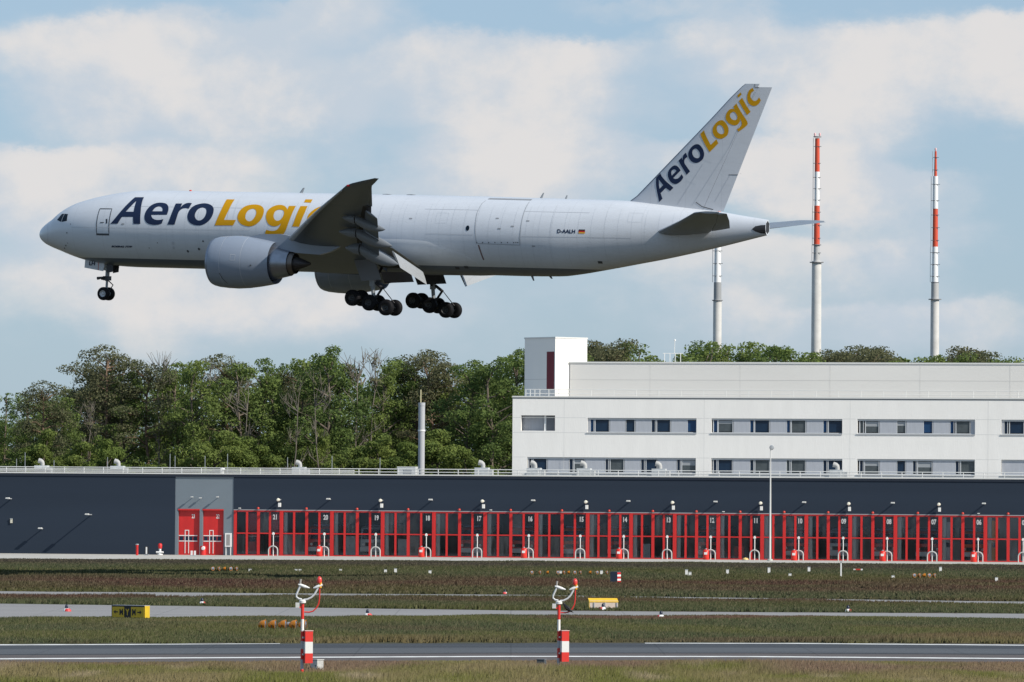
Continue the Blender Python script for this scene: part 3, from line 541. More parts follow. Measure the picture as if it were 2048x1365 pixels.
for k, a, b, ps in bands: holes.append((U(a), U(b), zz[k][0], zz[k][1]))
obj('wall', holed(oL, oR, .05, zt, holes, .55), RENDER_, of, (0, 0, 0))
box('roof', oL + .01, oR, .56, 21, zt - .5, zt - .3, mat('roof_gravel', (.4, .39, .37), .9), of); box('coping', oL - .05, oR, -.1, .65, zt, zt + .16, mat('coping_sheet', (.66, .66, .64), .5), of); box('coping_under_strip', oL - .03, oR, -.03, .0, zt - .12, zt, mat('zinc_flashing', (.20, .21, .22), .5), of)  # last box is a darker strip just under the coping
box('wall', oL + .01, oL + .5, .56, 21, .05, zt - .01, RENDER_, of)
for k, a, b, ps in bands:
    z0, z1 = zz[k]; ua, ub = U(a), U(b)
    d = obj('window_band', None, None, of, (ua, 0, z0)); W_, H_ = ub - ua, z1 - z0
    if k == 'g':
        box('back_wall', 0, W_, .9, 1.0, 0, H_, PANEL, d); box('side_panel', W_ * .72, W_, .56, .62, 0, H_, mat('loggia_dark', (.16, .165, .18), .6), d); box('column', W_ * .66, W_ * .72, .5, .62, 0, H_, WHITE, d); continue
    box('sill', -.12, W_ + .02, -.08, .12, -.09, .03, mat('sill_grey', (.40, .41, .42), .5), d); box('blind_box', 0, W_, .16, .40, H_ - .2, H_ - .002, FRAME, d)
    xs = 0.0
    for p0_, p1_, bl in ps:
        q0, q1 = U(p0_) - ua, U(p1_) - ua
        if q0 - xs > .3: box('panel', xs + .04, q0 - .05, .2, .3, .12, H_ - .2, PANEL, d)
        rv = random.random(); box('pane', q0, q1, .3, .33, .2, H_ - .26, BLIND if bl else (WGL if rv < .6 else WGREY), d)
        if rv > .72 and not bl and q1 - q0 > .5: zb_ = H_ - .26 - (H_ - .46) * random.uniform(.2, .6); box('blind', q0 + .01, q1 - .01, .285, .298, zb_, H_ - .26, BLINDM, d)
        box('frame', q0 - .09, q0, .2, .38, .1, H_ - .2, FRAME, d); box('frame', q1, q1 + .06, .2, .38, .1, H_ - .2, FRAME, d)
        xs = q1 + .07
    if W_ - xs > .3: box('panel', xs + .04, W_ - .02, .2, .3, .12, H_ - .2, PANEL, d)
    box('bottom_rail', .0, W_, .18, .4, .03, .12, FRAME, d); box('backing', .0, W_, .42, .5, .0, H_, mat('room_dark', (.02, .022, .026), .8), d)
JT = mat('render_joint', (.60, .60, .585), .9)
for zj in (zz['u'][0], zz['u'][1], zz['l'][1]):
    prev_ = oL + .05
    for a_, b_ in [(U(b[1]), U(b[2])) for b in bands if b[0] == ('l' if zj == zz['l'][1] else 'u')] + [(oR, oR)]: 
        if a_ - prev_ > .6: box('render_joint', prev_, a_ - .2, -.006, 0, zj - .02, zj + .02, JT, of)
        prev_ = b_ + .1
for px in (1128, 1408, 1700, 1976): box('render_joint', U(px), U(px) + .03, -.007, 0, 9.0, zt - .15, JT, of)
for px in (1300, 1480, 1660, 1840, 2020): box('render_joint', fac(px, 760, OW + 3)[0], fac(px, 760, OW + 3)[0] + .03, 2.985, 3, zt + .2, fac(1500, 729, OW + 3)[1] - .1, mat('seam_grey', (.58, .57, .55), .8), of)
# penthouse storey, stair tower, roof rail
PW = 3.0; zp = fac(1500, 728, OW + PW)[1]; up_ = lambda px: fac(px, 760, OW + PW)[0]
PENT = mat('penthouse_render', (.68, .665, .635), .9, var=.10, vscale=.8, stretch=(1, 1, .2), bump=.1, bscale=6)
box('penthouse_wall', up_(1140), oR, PW, PW + 14, zt - .3, zp, PENT, of); box('penthouse_coping', up_(1140) - .05, oR, PW - .08, PW + .5, zp, zp + .18, mat('coping_sheet', (.66, .66, .64), .5), of)
box('penthouse_seam', up_(1140) + .02, oR, PW - .012, PW, (zt + zp) / 2 + .1, (zt + zp) / 2 + .14, mat('seam_grey', (.58, .57, .55), .8), of)
ed = at(1110, 790, (F0 + eu * 30 + ew * (OW + 1.2)).y); ed.z = zt - .3; ztw = at(1110, 674, ed.y).z
tw = obj('stair_tower', None, None, of)
tw.matrix_parent_inverse = (Matrix.Translation(F0 + ew * OW) @ Matrix.Rotation(-FA, 4, 'Z')).inverted(); tw.matrix_basis = Matrix.Translation(ed) @ Matrix.Rotation(R(40), 4, 'Z')
# local x runs along the sunlit right face, y along the shaded left face, both to the rear
TL, TR_ = 5.3, 4.7; H_ = ztw - ed.z
def tower_box(name, x0, x1, y0, y1, z0, z1, m): return box(name, x0, x1, y0, y1, z0, z1, m, tw)
tower_box('tower_wall', 0, TR_, 0, TL, 0, H_ - .15, RENDER_); tower_box('tower_coping', -.06, TR_ + .06, -.06, TL + .06, H_ - .15, H_, mat('coping_sheet', (.66, .66, .64), .5))
tower_box('tower_door', -.02, .0, .16, 1.45, H_ - 5.9, H_ - 1.65, mat('dark_red_door', (.14, .006, .018), .5)); tower_box('tower_seam', -.006, .0, 1.5, TL, H_ - 4.75, H_ - 4.70, mat('seam_grey', (.58, .57, .55), .8))
t = thing('roof_railing', 'pale double rail guard on the office roof in front of the stair tower', 'railing', F0 + ew * (OW + .7) + Vector((0, 0, zt - .3)), -FA)
for z_ in (.75, 1.2): obj('rail', MB().tube([(U(1048), 0, z_), (oR, 0, z_)], .04, 6).me(), RAIL, t)
pm2 = MB().tube([(0, 0, 0), (0, 0, 1.2)], .04, 6).me(); pm2.materials.append(RAIL)
for px in (1049, 1058, 1067, 1077, 1095, 1115, 1135, 1180, 1225, 1270, 1315, 1360, 1405, 1450, 1495, 1540, 1585, 1630, 1675, 1720, 1765, 1810, 1855, 1900, 1945, 1990, 2035): obj('post', pm2, None, t, (U(px), 0, 0))
c0 = at(1345, 727, (F0 + eu * 45 + ew * (OW + 6)).y); t = thing('roof_antenna_frame', 'thin white antenna frame on the penthouse roof left of the masts', 'antenna', (c0.x, c0.y, zp))
for x_ in (-.9, -.3, .3, .9): obj('leg', MB().tube([(x_, 0, 0), (x_, 0, 1.2)], .04, 6).me(), RAIL, t)
obj('crossbar', MB().tube([(-1.1, 0, 1.2), (1.2, 0, 1.2)], .04, 6).me(), RAIL, t); obj('rod', MB().tube([(.2, 0, 1.2), (.25, 0, 2.6)], .035, 6).me(), RAIL, t); obj('tip', MB().revolve([(2.55, 0), (2.62, .12), (2.75, .12), (2.82, 0)], 10).me(True), WHITE, t, (.25, 0, 0))
# grey flue beside the forest
g = at(842.5, 945, 690); zb = at(842.5, 806, 690).z; t = thing('flue_stack', 'tall pale grey flue pipe rising behind the station roof before the forest', 'flue', (g.x, g.y, 0))
obj('pipe', MB().tube([(0, 0, 0), (0, 0, zb)], .375, 20).me(True), mat('flue_grey', (.44, .45, .47), .7), t); obj('rim', MB().revolve([(zb - .35, .40), (zb + .02, .40), (zb + .02, .3)], 20).me(True), mat('flue_grey', (.5, .5, .5)), t); obj('rod', MB().tube([(-.12, 0, zb - .2), (-.12, 0, zb + 1.5)], .07, 6).me(), mat('flue_rod', (.55, .5, .3), .5), t); obj('clamp', MB().revolve([(zb - 3.3, .43), (zb - 3.1, .43)], 20).me(True), WHITE, t)
# ---------------------------------------------------------------- radio masts
ORANGE = mat('mast_orange_red', (.62, .075, .03), .5); MWH = mat('mast_gloss_white', (.82, .82, .82), .45); MCON = mat('mast_concrete', (.60, .59, .57), .8, var=.12, vscale=.6)
def radio_mast(px, D, segs, plat, label, lamps):
    s_ = FPX / D; b = at(px, 760, D); t = thing('radio_mast', label, 'radio mast', (b.x, b.y, 0), group='radio masts behind the office block'); zf = lambda row: at(px, row, D).z
    prevz = 0
    for row0, row1, w0, w1, m in segs:
        z0 = zf(row0) if row0 < 760 else 0; z1 = zf(row1)
        obj('mast_section', MB().tube([(0, 0, z0), (0, 0, z1)], [w0 / 2 / s_, w1 / 2 / s_], 14).me(True), m, t)
        if w0 < 15:
            stp = obj('rungs', None, None, t); n = max(1, int((z1 - z0) / 1.6)); rm = MB().box(-w0 / 2 / s_ - .22, w0 / 2 / s_ + .16, -.05, .05, -.035, .035).me(); rm.materials.append(mat('rung_dark', (.07, .07, .08), .6))
            for i in range(n): obj('rung', rm, None, stp, (-.03 + .08 * (i % 2), -w0 / 2 / s_ * .8, z0 + (i + .5) * (z1 - z0) / n))
            obj('ladder_rail', MB().tube([(-w0 / 2 / s_ - .22, 0, z0), (-w0 / 2 / s_ - .22, 0, z1)], .035, 5).me(), GREY, t)
    for row, hw in plat:
        obj('platform', MB().revolve([(0, .1), (0, hw / s_), (.12, hw / s_), (.12, .1)], 16).me(), mat('platform_grey', (.22, .22, .23), .6), t, (0, 0, zf(row)))
    for row, dx in lamps: obj('obstruction_lamp', MB().revolve([(0, .08), (.25, .16), (.45, .12), (.5, 0)], 10).me(True), mat('lamp_pink', (.8, .5, .5), .3), t, (dx, 0, zf(row)))
    return t
radio_mast(1632, 850, [(760, 523, 23, 19, MCON), (523, 490, 13, 12, mat('lattice_grey', (.42, .42, .42), .7)), (490, 412, 12, 11, ORANGE), (412, 344, 10, 10, MWH), (344, 277, 10, 9, ORANGE)], [(526, 14), (491, 9), (275, 8)], 'taller red and white banded radio mast crossed by the far tailplane tip', [(273, -.35), (273, .35)])
radio_mast(1869, 850, [(760, 598, 20, 17, MCON), (598, 565, 15.5, 15, mat('lattice_grey', (.42, .42, .42), .7)), (565, 494, 13, 11, MWH), (494, 418, 11, 10, ORANGE), (418, 353, 11, 10, MWH), (353, 303, 6, 4, ORANGE)], [(600, 13), (566, 8)], 'rightmost red and white banded radio mast with a thin red spike', [(303, 0)])
radio_mast(1434, 850, [(760, 600, 18, 17, MCON), (600, 565, 15.5, 15, mat('lattice_grey2', (.30, .31, .32), .7)), (565, 490, 14, 12.5, MWH), (490, 420, 12, 11, ORANGE), (420, 340, 11, 10, MWH), (340, 290, 6, 4, ORANGE)], [(602, 11)], 'leftmost radio mast, its upper part hidden behind the airplane tail', [(290, 0)])
b = at(1626, 727, 800); t = thing('roof_cage', 'white guard cage at the foot of the taller radio mast', 'cage', (b.x, b.y, zp)); bz = at(1626, 712, 800).z - zp
for x_ in (-1.2, -.4, .4, 1.2): obj('upright', MB().tube([(x_, 0, 0), (x_, 0, bz)], .06, 6).me(), WHITE, t)
for z_ in (.5, 1.0): obj('rail', MB().tube([(-1.25, 0, bz * z_), (1.25, 0, bz * z_)], .05, 6).me(), WHITE, t)
# ---------------------------------------------------------------- forest
def leaf_mat(name, c0, c1, c2):
    m = bpy.data.materials.new(name); m.use_nodes = True; t = m.node_tree; t.nodes.clear(); k = NT(t)
    oi = k.n('ShaderNodeObjectInfo').outputs['Random']; ge = k.n('ShaderNodeNewGeometry').outputs['Random Per Island']
    nz = k.noise(k.n('ShaderNodeTexCoord').outputs['Object'], .35, 3, .6)
    c = k.mix(oi, c0, c1); c = k.mix(k.m('MULTIPLY', k.rng(nz, .42, .7), .7), c, c2); c = k.mix(k.m('MULTIPLY', ge, .35), c, tuple(x * 1.6 for x in c1))
    d = k.n('ShaderNodeBsdfDiffuse', {'Color': c}); tr = k.n('ShaderNodeBsdfTranslucent', {'Color': c}); mx = k.n('ShaderNodeMixShader', {0: .38, 1: d.outputs[0], 2: tr.outputs[0]})
    k.n('ShaderNodeOutputMaterial', {'Surface': mx.outputs[0]}); return m
LEAF = leaf_mat('oak_leaves', (.072, .122, .044), (.190, .240, .068), (.100, .142, .060)); PINE = leaf_mat('pine_needles', (.105, .118, .062), (.165, .158, .088), (.085, .108, .060)); FRESH = leaf_mat('young_leaves', (.115, .165, .042), (.165, .205, .058), (.08, .125, .046))
BARK = mat('bark', (.13, .105, .08), .9, var=.35, vscale=2, bump=.4); PBARK = mat('pine_bark', (.19, .125, .085), .9, var=.35, vscale=1.5); PALE = mat('dead_wood', (.155, .135, .11), .9, var=.2, vscale=2)
def leaf_mesh(lobes, per, smin, smax, rs):
    vs = []; fs = []; r_ = np.random.default_rng(rs)
    for cx, cy, cz, rr, fl in lobes:
        n = int(per * rr * rr / 4)
        d = r_.normal(size=(n, 3)); d[:, 2] = d[:, 2] + .35; d /= np.linalg.norm(d, axis=1)[:, None]
        q = r_.uniform(.55, 1.08, n)[:, None] * d * np.array((rr, rr, rr * fl)); p = q + np.array((cx, cy, cz))
        nr = d + r_.normal(size=(n, 3)) * .7; nr /= np.linalg.norm(nr, axis=1)[:, None]
        a = np.cross(nr, r_.normal(size=(n, 3))); a /= np.linalg.norm(a, axis=1)[:, None]; b = np.cross(nr, a)
        s1 = r_.uniform(smin, smax, n)[:, None]; s2 = s1 * r_.uniform(.5, .9, n)[:, None]
        quad = np.stack((p - a * s1, p - b * s2 + a * s1 * .2, p + a * s1, p + b * s2), 1)
        base = len(vs); vs.extend(quad.reshape(-1, 3).tolist()); fs.extend([(base + 4 * i, base + 4 * i + 1, base + 4 * i + 2, base + 4 * i + 3) for i in range(n)])
    return mesh(vs, fs)
def branches(mb, rs, H, r0, ends, lean, fork):
    r_ = random.Random(rs); top = Vector((lean, r_.uniform(-.5, .5), H)); P = [Vector((0, 0, -.3))]
    for i in range(1, 7): P.append(Vector((lean * (i / 6) ** 1.5 + r_.uniform(-.25, .25), r_.uniform(-.25, .25), H * i / 6)))
    mb.tube(P, [r0 * (1 - .13 * i) for i in range(7)], 7)
    for e in ends:
        e = Vector(e); zz_ = min(max(e.z - fork * math.hypot(e.x, e.y), H * .25), H * .95); i = zz_ / H * 6; j = int(min(i, 5)); s = P[j].lerp(P[j + 1], i - j)
        m1 = s.lerp(e, .5) + Vector((r_.uniform(-.5, .5), r_.uniform(-.5, .5), r_.uniform(-.2, .5)))
        mb.tube([s, m1, e], [r0 * .38, r0 * .24, .03], 5, cap=False)
def tree_proto(kind, rs):
    r_ = random.Random(rs); lobes = []; tb = MB()
    if kind == 'oak':
        H = 24; n = 52
        for i in range(n):
            t_ = (i + r_.random()) / n; z = 4.5 + t_ * 18.5; env = r_.uniform(2.4, 4.6) * math.sin(math.pi * min(1, .20 + t_ * .74)) ** .7; a = r_.uniform(0, 6.28); q = env * math.sqrt(r_.uniform(.15, 1))
            lobes.append((q * math.cos(a), q * math.sin(a), z, r_.uniform(.7, 1.8) * (1.15 - .4 * t_), r_.uniform(.55, .85)))
        branches(tb, rs, 21, .33, [l[:3] for l in lobes[::2]], r_.uniform(-1.2, 1.2), .7); crown = leaf_mesh(lobes, 560, .07, .19, rs); ms = (BARK, LEAF)
    elif kind == 'pine':
        H = 24; n = 30
        for i in range(n):
            t_ = (i + r_.random()) / n; z = 13.5 + t_ * 10; env = 4.4 * (1 - .55 * t_) * r_.uniform(.35, 1); a = r_.uniform(0, 6.28)
            lobes.append((env * math.cos(a), env * math.sin(a), z, r_.uniform(1.1, 2.1), r_.uniform(.4, .6)))
        branches(tb, rs, 22.5, .30, [l[:3] for l in lobes], r_.uniform(-1, 1), .25); crown = leaf_mesh(lobes, 420, .06, .17, rs); ms = (PBARK, PINE)
    elif kind == 'fir':
        H = 24; n = 34
        for i in range(n):
            t_ = (i + r_.random()) / n; z = 3 + t_ * 20.5; env = 4.2 * (1 - t_) ** .8 + .25; a = r_.uniform(0, 6.28); q = env * r_.uniform(.4, 1)
            lobes.append((q * math.cos(a), q * math.sin(a), z - .3 * q, r_.uniform(.9, 1.7) * (1.1 - .55 * t_), .5))
        branches(tb, rs, 23, .3, [l[:3] for l in lobes[::3]], 0, -.1); crown = leaf_mesh(lobes, 420, .08, .19, rs); ms = (BARK, LEAF)
    elif kind == 'dead':
        H = 24; ends = []
        for i in range(16):
            a = r_.uniform(0, 6.28); z = r_.uniform(9, 24); q = r_.uniform(.6, 3.4) * (1.15 - .55 * (z - 9) / 15); ends.append((q * math.cos(a), q * math.sin(a), z))
        branches(tb, rs, 21, .20, ends, r_.uniform(-1.6, 1.6), .9)
        for e in ends:
            for _ in range(4):
                e2 = Vector(e) + Vector((r_.uniform(-1.2, 1.2), r_.uniform(-1.2, 1.2), r_.uniform(.2, 1.5))); tb.tube([Vector(e).lerp(Vector((0, 0, e[2] - 2)), r_.uniform(.0, .5)), e2], [.05, .02], 4, cap=False)
        for e in ends[:7]: lobes.append((e[0] * .8, e[1] * .8, e[2] - .5, r_.uniform(.5, .9), .6))
        crown = leaf_mesh(lobes, 190, .09, .2, rs); ms = (PALE, PINE)
    else:
        H = 24; n = 60
        for i in range(n):
            t_ = r_.random() ** 1.3; z = 1.0 + t_ * 22; env = r_.uniform(3, 12) * math.sin(math.pi * min(1, .3 + t_ * .64)) ** .8; a = r_.uniform(0, 6.28); q = env * math.sqrt(r_.random())
            lobes.append((q * math.cos(a), q * math.sin(a), z, r_.uniform(.9, 2.4), r_.uniform(.5, .9)))
        branches(tb, rs, 18, .5, [l[:3] for l in lobes[::2]], 0, .8); crown = leaf_mesh(lobes, 480, .14, .32, rs); ms = (BARK, FRESH)
    tm = tb.me(True, fix=False); tm.materials.append(ms[0]); crown.materials.append(ms[1]); return tm, crown
PROTO = {k: [tree_proto(k, 100 * i + j) for j in range(n)] for i, (k, n) in enumerate((('oak', 6), ('pine', 4), ('fir', 3), ('dead', 3), ('shrub', 4)))}
prof = [(-80, 775), (0, 772), (40, 768), (90, 765), (130, 738), (155, 712), (180, 712), (215, 689), (250, 703), (300, 716), (345, 704), (400, 703), (450, 709), (500, 716), (545, 704), (600, 704), (640, 682), (660, 677), (700, 690), (740, 706), (790, 706), (830, 697), (870, 706), (910, 716), (950, 706), (985, 692), (1020, 685), (1060, 680), (1135, 670), (1180, 676), (1240, 671), (1262, 690), (1300, 706), (1330, 716), (1380, 688), (1410, 670), (1450, 682), (1500, 669), (1540, 676), (1580, 682), (1620, 692), (1650, 706), (1700, 694), (1750, 697), (1790, 702), (1840, 707), (1900, 702), (1930, 698), (1960, 711), (2000, 713), (2048, 708), (2140, 710)]
def toprow(px): return float(np.interp(px, [a for a, _ in prof], [b for _, b in prof]))
ORD = lambda i: ['', 'first', 'second', 'third', 'fourth', 'fifth', 'sixth', 'seventh', 'eighth', 'ninth', 'tenth', 'eleventh', 'twelfth', 'thirteenth', 'fourteenth', 'fifteenth', 'sixteenth', 'seventeenth', 'eighteenth', 'nineteenth', 'twentieth', 'twenty-first', 'twenty-second', 'twenty-third', 'twenty-fourth', 'twenty-fifth', 'twenty-sixth', 'twenty-seventh', 'twenty-eighth', 'twenty-ninth', 'thirtieth'][i]
KN = {'oak': ('broadleaf_tree', 'green broadleaf tree'), 'pine': ('pine_tree', 'brownish pine'), 'fir': ('conifer_tree', 'dark narrow conifer'), 'dead': ('dead_tree', 'half dead bare tree'), 'shrub': ('forest_shrub', 'bright green bush')}
cnt = {}
def plant(kind, px, D, row, where, wide=1.0):
    r_ = random.Random(int(px * 13 + D)); tm, cm = r_.choice(PROTO[kind]); g = at(px, 900, D); h = at(px, row, D).z; s = h / 24.2
    cnt[(kind, where)] = cnt.get((kind, where), 0) + 1
    t = thing(KN[kind][0], '%s, %s of its kind from the left in the %s' % (KN[kind][1], ORD(cnt[(kind, where)]), where), 'bush' if kind == 'shrub' else 'tree', (g.x, g.y, 0), r_.uniform(0, 6.28), 'trees of the forest')
    t.scale = (s * wide, s * wide, s); obj('trunk', tm, None, t); obj('crown', cm, None, t)
r_ = random.Random(3)
fr = 'front forest row'; mr = 'middle forest row'; br = 'far forest row'; rr_ = 'row behind the office'; ur_ = 'forest edge'
front = [(-30, 'oak', 0), (12, 'fir', 4), (52, 'oak', 6), (92, 'pine', 0), (128, 'oak', 40), (166, 'pine', 2), (214, 'pine', 0), (250, 'oak', 28), (292, 'pine', 4), (322, 'dead', 0), (352, 'oak', 2), (392, 'oak', 0), (418, 'dead', 20), (448, 'pine', 0), (478, 'oak', 0), (512, 'oak', 6), (546, 'oak', 0), (588, 'pine', 22), (600, 'oak', 0), (650, 'oak', 0), (690, 'oak', 30), (712, 'dead', 0), (738, 'dead', 0), (172, 'dead', 95), (478, 'dead', 50), (584, 'dead', 60), (642, 'dead', 70), (768, 'oak', 6), (806, 'oak', 4), (836, 'pine', 0), (872, 'pine', 2), (893, 'oak', 8), (930, 'oak', 0), (962, 'oak', 6), (992, 'oak', 4), (1026, 'oak', 0), (1062, 'oak', 6)]
for px, k, dr in sorted(front): plant(k, px, (708 if k == 'dead' and dr > 30 else 722) + r_.uniform(-7, 12) * (.3 if k == 'dead' else 1), toprow(px) + dr, fr, r_.uniform(.95, 1.2) * (.8 if k == 'dead' else 1))
for i in range(28):
    px = -30 + i * 39 + r_.uniform(-12, 12); plant(r_.choice(['oak', 'oak', 'fir', 'oak']), px, 752 + r_.uniform(-8, 8), toprow(px) + r_.uniform(10, 55), mr, r_.uniform(1.0, 1.3))
for i in range(20):
    px = -40 + i * 58 + r_.uniform(-10, 10); plant(r_.choice(['oak', 'fir', 'oak']), px, 790 + r_.uniform(-8, 8), toprow(px) + r_.uniform(30, 70), br, r_.uniform(1.3, 1.6))
right = [(1130, 'oak', 0), (1160, 'oak', 8), (1190, 'pine', 8), (1216, 'pine', 12), (1246, 'oak', 0), (1290, 'oak', 4), (1325, 'oak', 4), (1372, 'oak', 8), (1408, 'oak', 0), (1450, 'oak', 0), (1500, 'oak', 0), (1540, 'oak', 0), (1583, 'oak', 0), (1622, 'oak', 4), (1662, 'pine', 2), (1700, 'pine', 0), (1735, 'pine', 4), (1762, 'pine', 0), (1802, 'oak', 4), (1842, 'oak', 0), (1895, 'oak', 0), (1925, 'oak', 0), (1960, 'pine', -4), (1982, 'oak', -3), (2005, 'oak', -4), (2040, 'oak', 0), (2085, 'oak', 0)]
for i in range(24):
    px = 1120 + i * 41 + r_.uniform(-8, 8); plant(r_.choice(['oak', 'oak', 'pine', 'fir']), px, 806 + r_.uniform(-6, 6), toprow(px) + r_.uniform(-8, 6), 'rear office row', r_.uniform(1.2, 1.5))
for px, k, dr in right: plant(k, px, 775 + r_.uniform(-8, 12), toprow(px) + dr - 5, rr_, r_.uniform(.95, 1.15))
for i in range(17):
    px = -20 + i * 63 + r_.uniform(-26, 26); plant('shrub', px, 708 + r_.uniform(-3, 4), r_.choice([r_.uniform(850, 890), r_.uniform(890, 935)]), ur_, r_.uniform(.7, 1.3))
FUS_TOP=[(0.000,-0.679),(0.172,-0.191),(0.637,0.234),(1.087,0.533),(1.434,0.746),(2.015,1.216),(2.703,1.636),(3.633,2.043),(4.558,2.308),(5.491,2.537),(6.415,2.717),(7.814,2.937),(9.204,3.072),(10.598,3.106),(17.058,3.121),(21.514,3.133),(27.696,3.126),(34.246,3.114),(39.003,3.105),(47.424,3.025),(50.978,2.987),(53.885,2.797),(56.863,2.500),(59.564,2.236),(61.138,2.006),(63.291,1.719)]
FUS_BOT=[(0.000,-0.679),(0.056,-0.857),(0.253,-1.099),(0.640,-1.383),(1.405,-1.699),(2.167,-1.959),(2.831,-2.191),(4.163,-2.575),(5.276,-2.794),(6.605,-2.959),(8.018,-3.050),(9.408,-3.081),(13.119,-3.082),(15.425,-3.085),(23.490,-3.067),(32.273,-3.095),(39.670,-3.040),(42.969,-3.054),(46.246,-3.005),(47.638,-2.839),(50.221,-2.384),(53.610,-1.736),(54.693,-1.529),(58.869,-0.597),(63.329,0.525)]
FUS_W=[(0.00,0.00),(0.30,0.72),(1.00,1.32),(2.00,1.86),(3.00,2.25),(4.50,2.66),(6.00,2.90),(8.00,3.06),(10.00,3.10),(42.00,3.10),(46.00,2.96),(50.00,2.55),(54.00,1.95),(58.00,1.28),(61.00,0.78),(63.30,0.42)]
BODY_LETTERS=[('A',[[(7.988,0.307,1),(8.656,0.319,1),(8.968,0.881,1),(9.984,0.898,1),(10.093,0.327,1),(10.712,0.338,1),(10.588,1.226,0),(10.503,1.616,0),(10.380,2.164,0),(10.313,2.507,1),(9.499,2.494,1),(9.179,1.968,0),(8.761,1.316,0),(8.312,0.675,0)],[(9.237,1.298,1),(9.944,1.310,1),(9.900,1.693,0),(9.854,2.001,0),(9.829,2.186,1),(9.547,1.753,0)]]),
('e',[[(12.983,1.116,1),(13.015,1.399,0),(12.968,1.659,0),(12.820,1.876,0),(12.559,2.025,0),(12.167,2.084,0),(11.746,2.055,0),(11.386,1.895,0),(11.153,1.628,0),(11.020,1.277,0),(11.005,0.930,0),(11.104,0.629,0),(11.323,0.418,0),(11.622,0.316,0),(12.012,0.281,0),(12.394,0.331,0),(12.637,0.408,1),(12.734,0.766,1),(12.493,0.706,0),(12.207,0.684,0),(11.909,0.739,0),(11.692,0.877,0),(11.576,1.087,1)],[(11.612,1.374,1),(12.511,1.390,1),(12.471,1.563,0),(12.330,1.714,0),(12.113,1.776,0),(11.886,1.737,0),(11.704,1.572,0)]]),
('r',[[(13.468,2.041,1),(14.042,2.051,1),(14.021,1.730,1),(14.165,1.943,0),(14.389,2.079,0),(14.612,2.113,0),(14.886,2.096,1),(14.791,1.639,1),(14.512,1.678,0),(14.238,1.638,0),(14.049,1.482,0),(13.962,1.285,0),(13.906,0.895,0),(13.790,0.335,1),(13.155,0.332,1),(13.314,0.842,0),(13.430,1.536,0)]]),
('o',[[(15.872,2.095,0),(16.369,2.060,0),(16.778,1.901,0),(17.021,1.643,0),(17.067,1.254,0),(16.936,0.864,0),(16.647,0.558,0),(16.237,0.358,0),(15.857,0.317,0),(15.420,0.386,0),(15.060,0.594,0),(14.865,0.913,0),(14.835,1.257,0),(14.955,1.650,0),(15.272,1.940,0)],[(16.021,1.756,0),(16.291,1.674,0),(16.434,1.459,0),(16.444,1.156,0),(16.307,0.895,0),(16.094,0.741,0),(15.858,0.715,0),(15.650,0.819,0),(15.499,1.053,0),(15.493,1.312,0),(15.606,1.575,0),(15.795,1.717,0)]]),
('L',[[(17.782,2.458,1),(18.486,2.461,1),(18.442,2.084,0),(18.354,1.512,0),(18.147,0.803,1),(19.208,0.808,1),(19.004,0.366,1),(17.371,0.336,1),(17.614,1.169,0),(17.744,1.833,0)]]),
('o',[[(20.373,2.079,0),(20.911,2.041,0),(21.295,1.871,0),(21.494,1.614,0),(21.524,1.238,0),(21.395,0.862,0),(21.104,0.553,0),(20.709,0.360,0),(20.349,0.321,0),(19.873,0.415,0),(19.509,0.641,0),(19.315,0.964,0),(19.303,1.293,0),(19.447,1.673,0),(19.801,1.964,0)],[(20.464,1.738,0),(20.730,1.648,0),(20.864,1.438,0),(20.864,1.180,0),(20.737,0.920,0),(20.507,0.743,0),(20.300,0.739,0),(20.098,0.862,0),(19.975,1.093,0),(19.989,1.352,0),(20.144,1.614,0)]]),
('g',[[(23.550,2.020,1),(24.149,2.031,1),(24.089,1.660,0),(23.971,1.048,0),(23.805,0.441,0),(23.676,0.068,0),(23.474,-0.236,0),(23.213,-0.347,0),(22.645,-0.330,0),(21.845,-0.234,1),(21.970,0.092,1),(22.231,0.018,0),(22.593,0.011,0),(22.849,0.076,0),(23.047,0.241,0),(23.161,0.429,0),(23.255,0.639,1),(23.030,0.449,0),(22.727,0.374,0),(22.415,0.392,0),(22.086,0.571,0),(21.867,0.917,0),(21.782,1.243,0),(21.828,1.620,0),(22.067,1.885,0),(22.411,2.048,0),(22.806,2.088,0),(23.151,2.013,0),(23.396,1.861,0),(23.526,1.721,1)],[(22.862,1.700,0),(23.162,1.653,0),(23.305,1.481,0),(23.312,1.223,0),(23.187,0.964,0),(22.955,0.820,0),(22.718,0.848,0),(22.530,1.022,0),(22.452,1.255,0),(22.484,1.514,0),(22.644,1.658,0)]]),
('i',[[(24.565,2.024,1),(25.178,2.034,1),(25.122,1.490,0),(25.007,1.020,0),(24.842,0.367,1),(24.223,0.379,1),(24.366,0.869,0)],[(24.693,2.578,1),(25.301,2.579,1),(25.322,2.309,1),(24.704,2.327,1)]]),
('c',[[(27.071,1.996,1),(26.706,2.066,0),(26.337,2.031,0),(25.872,1.786,0),(25.533,1.404,0),(25.443,1.028,0),(25.550,0.705,0),(25.755,0.500,0),(26.127,0.382,0),(26.484,0.407,0),(26.834,0.496,1),(26.940,0.846,1),(26.643,0.780,0),(26.330,0.812,0),(26.140,0.957,0),(26.093,1.180,0),(26.159,1.462,0),(26.378,1.663,0),(26.663,1.729,0),(26.990,1.674,1)]])]
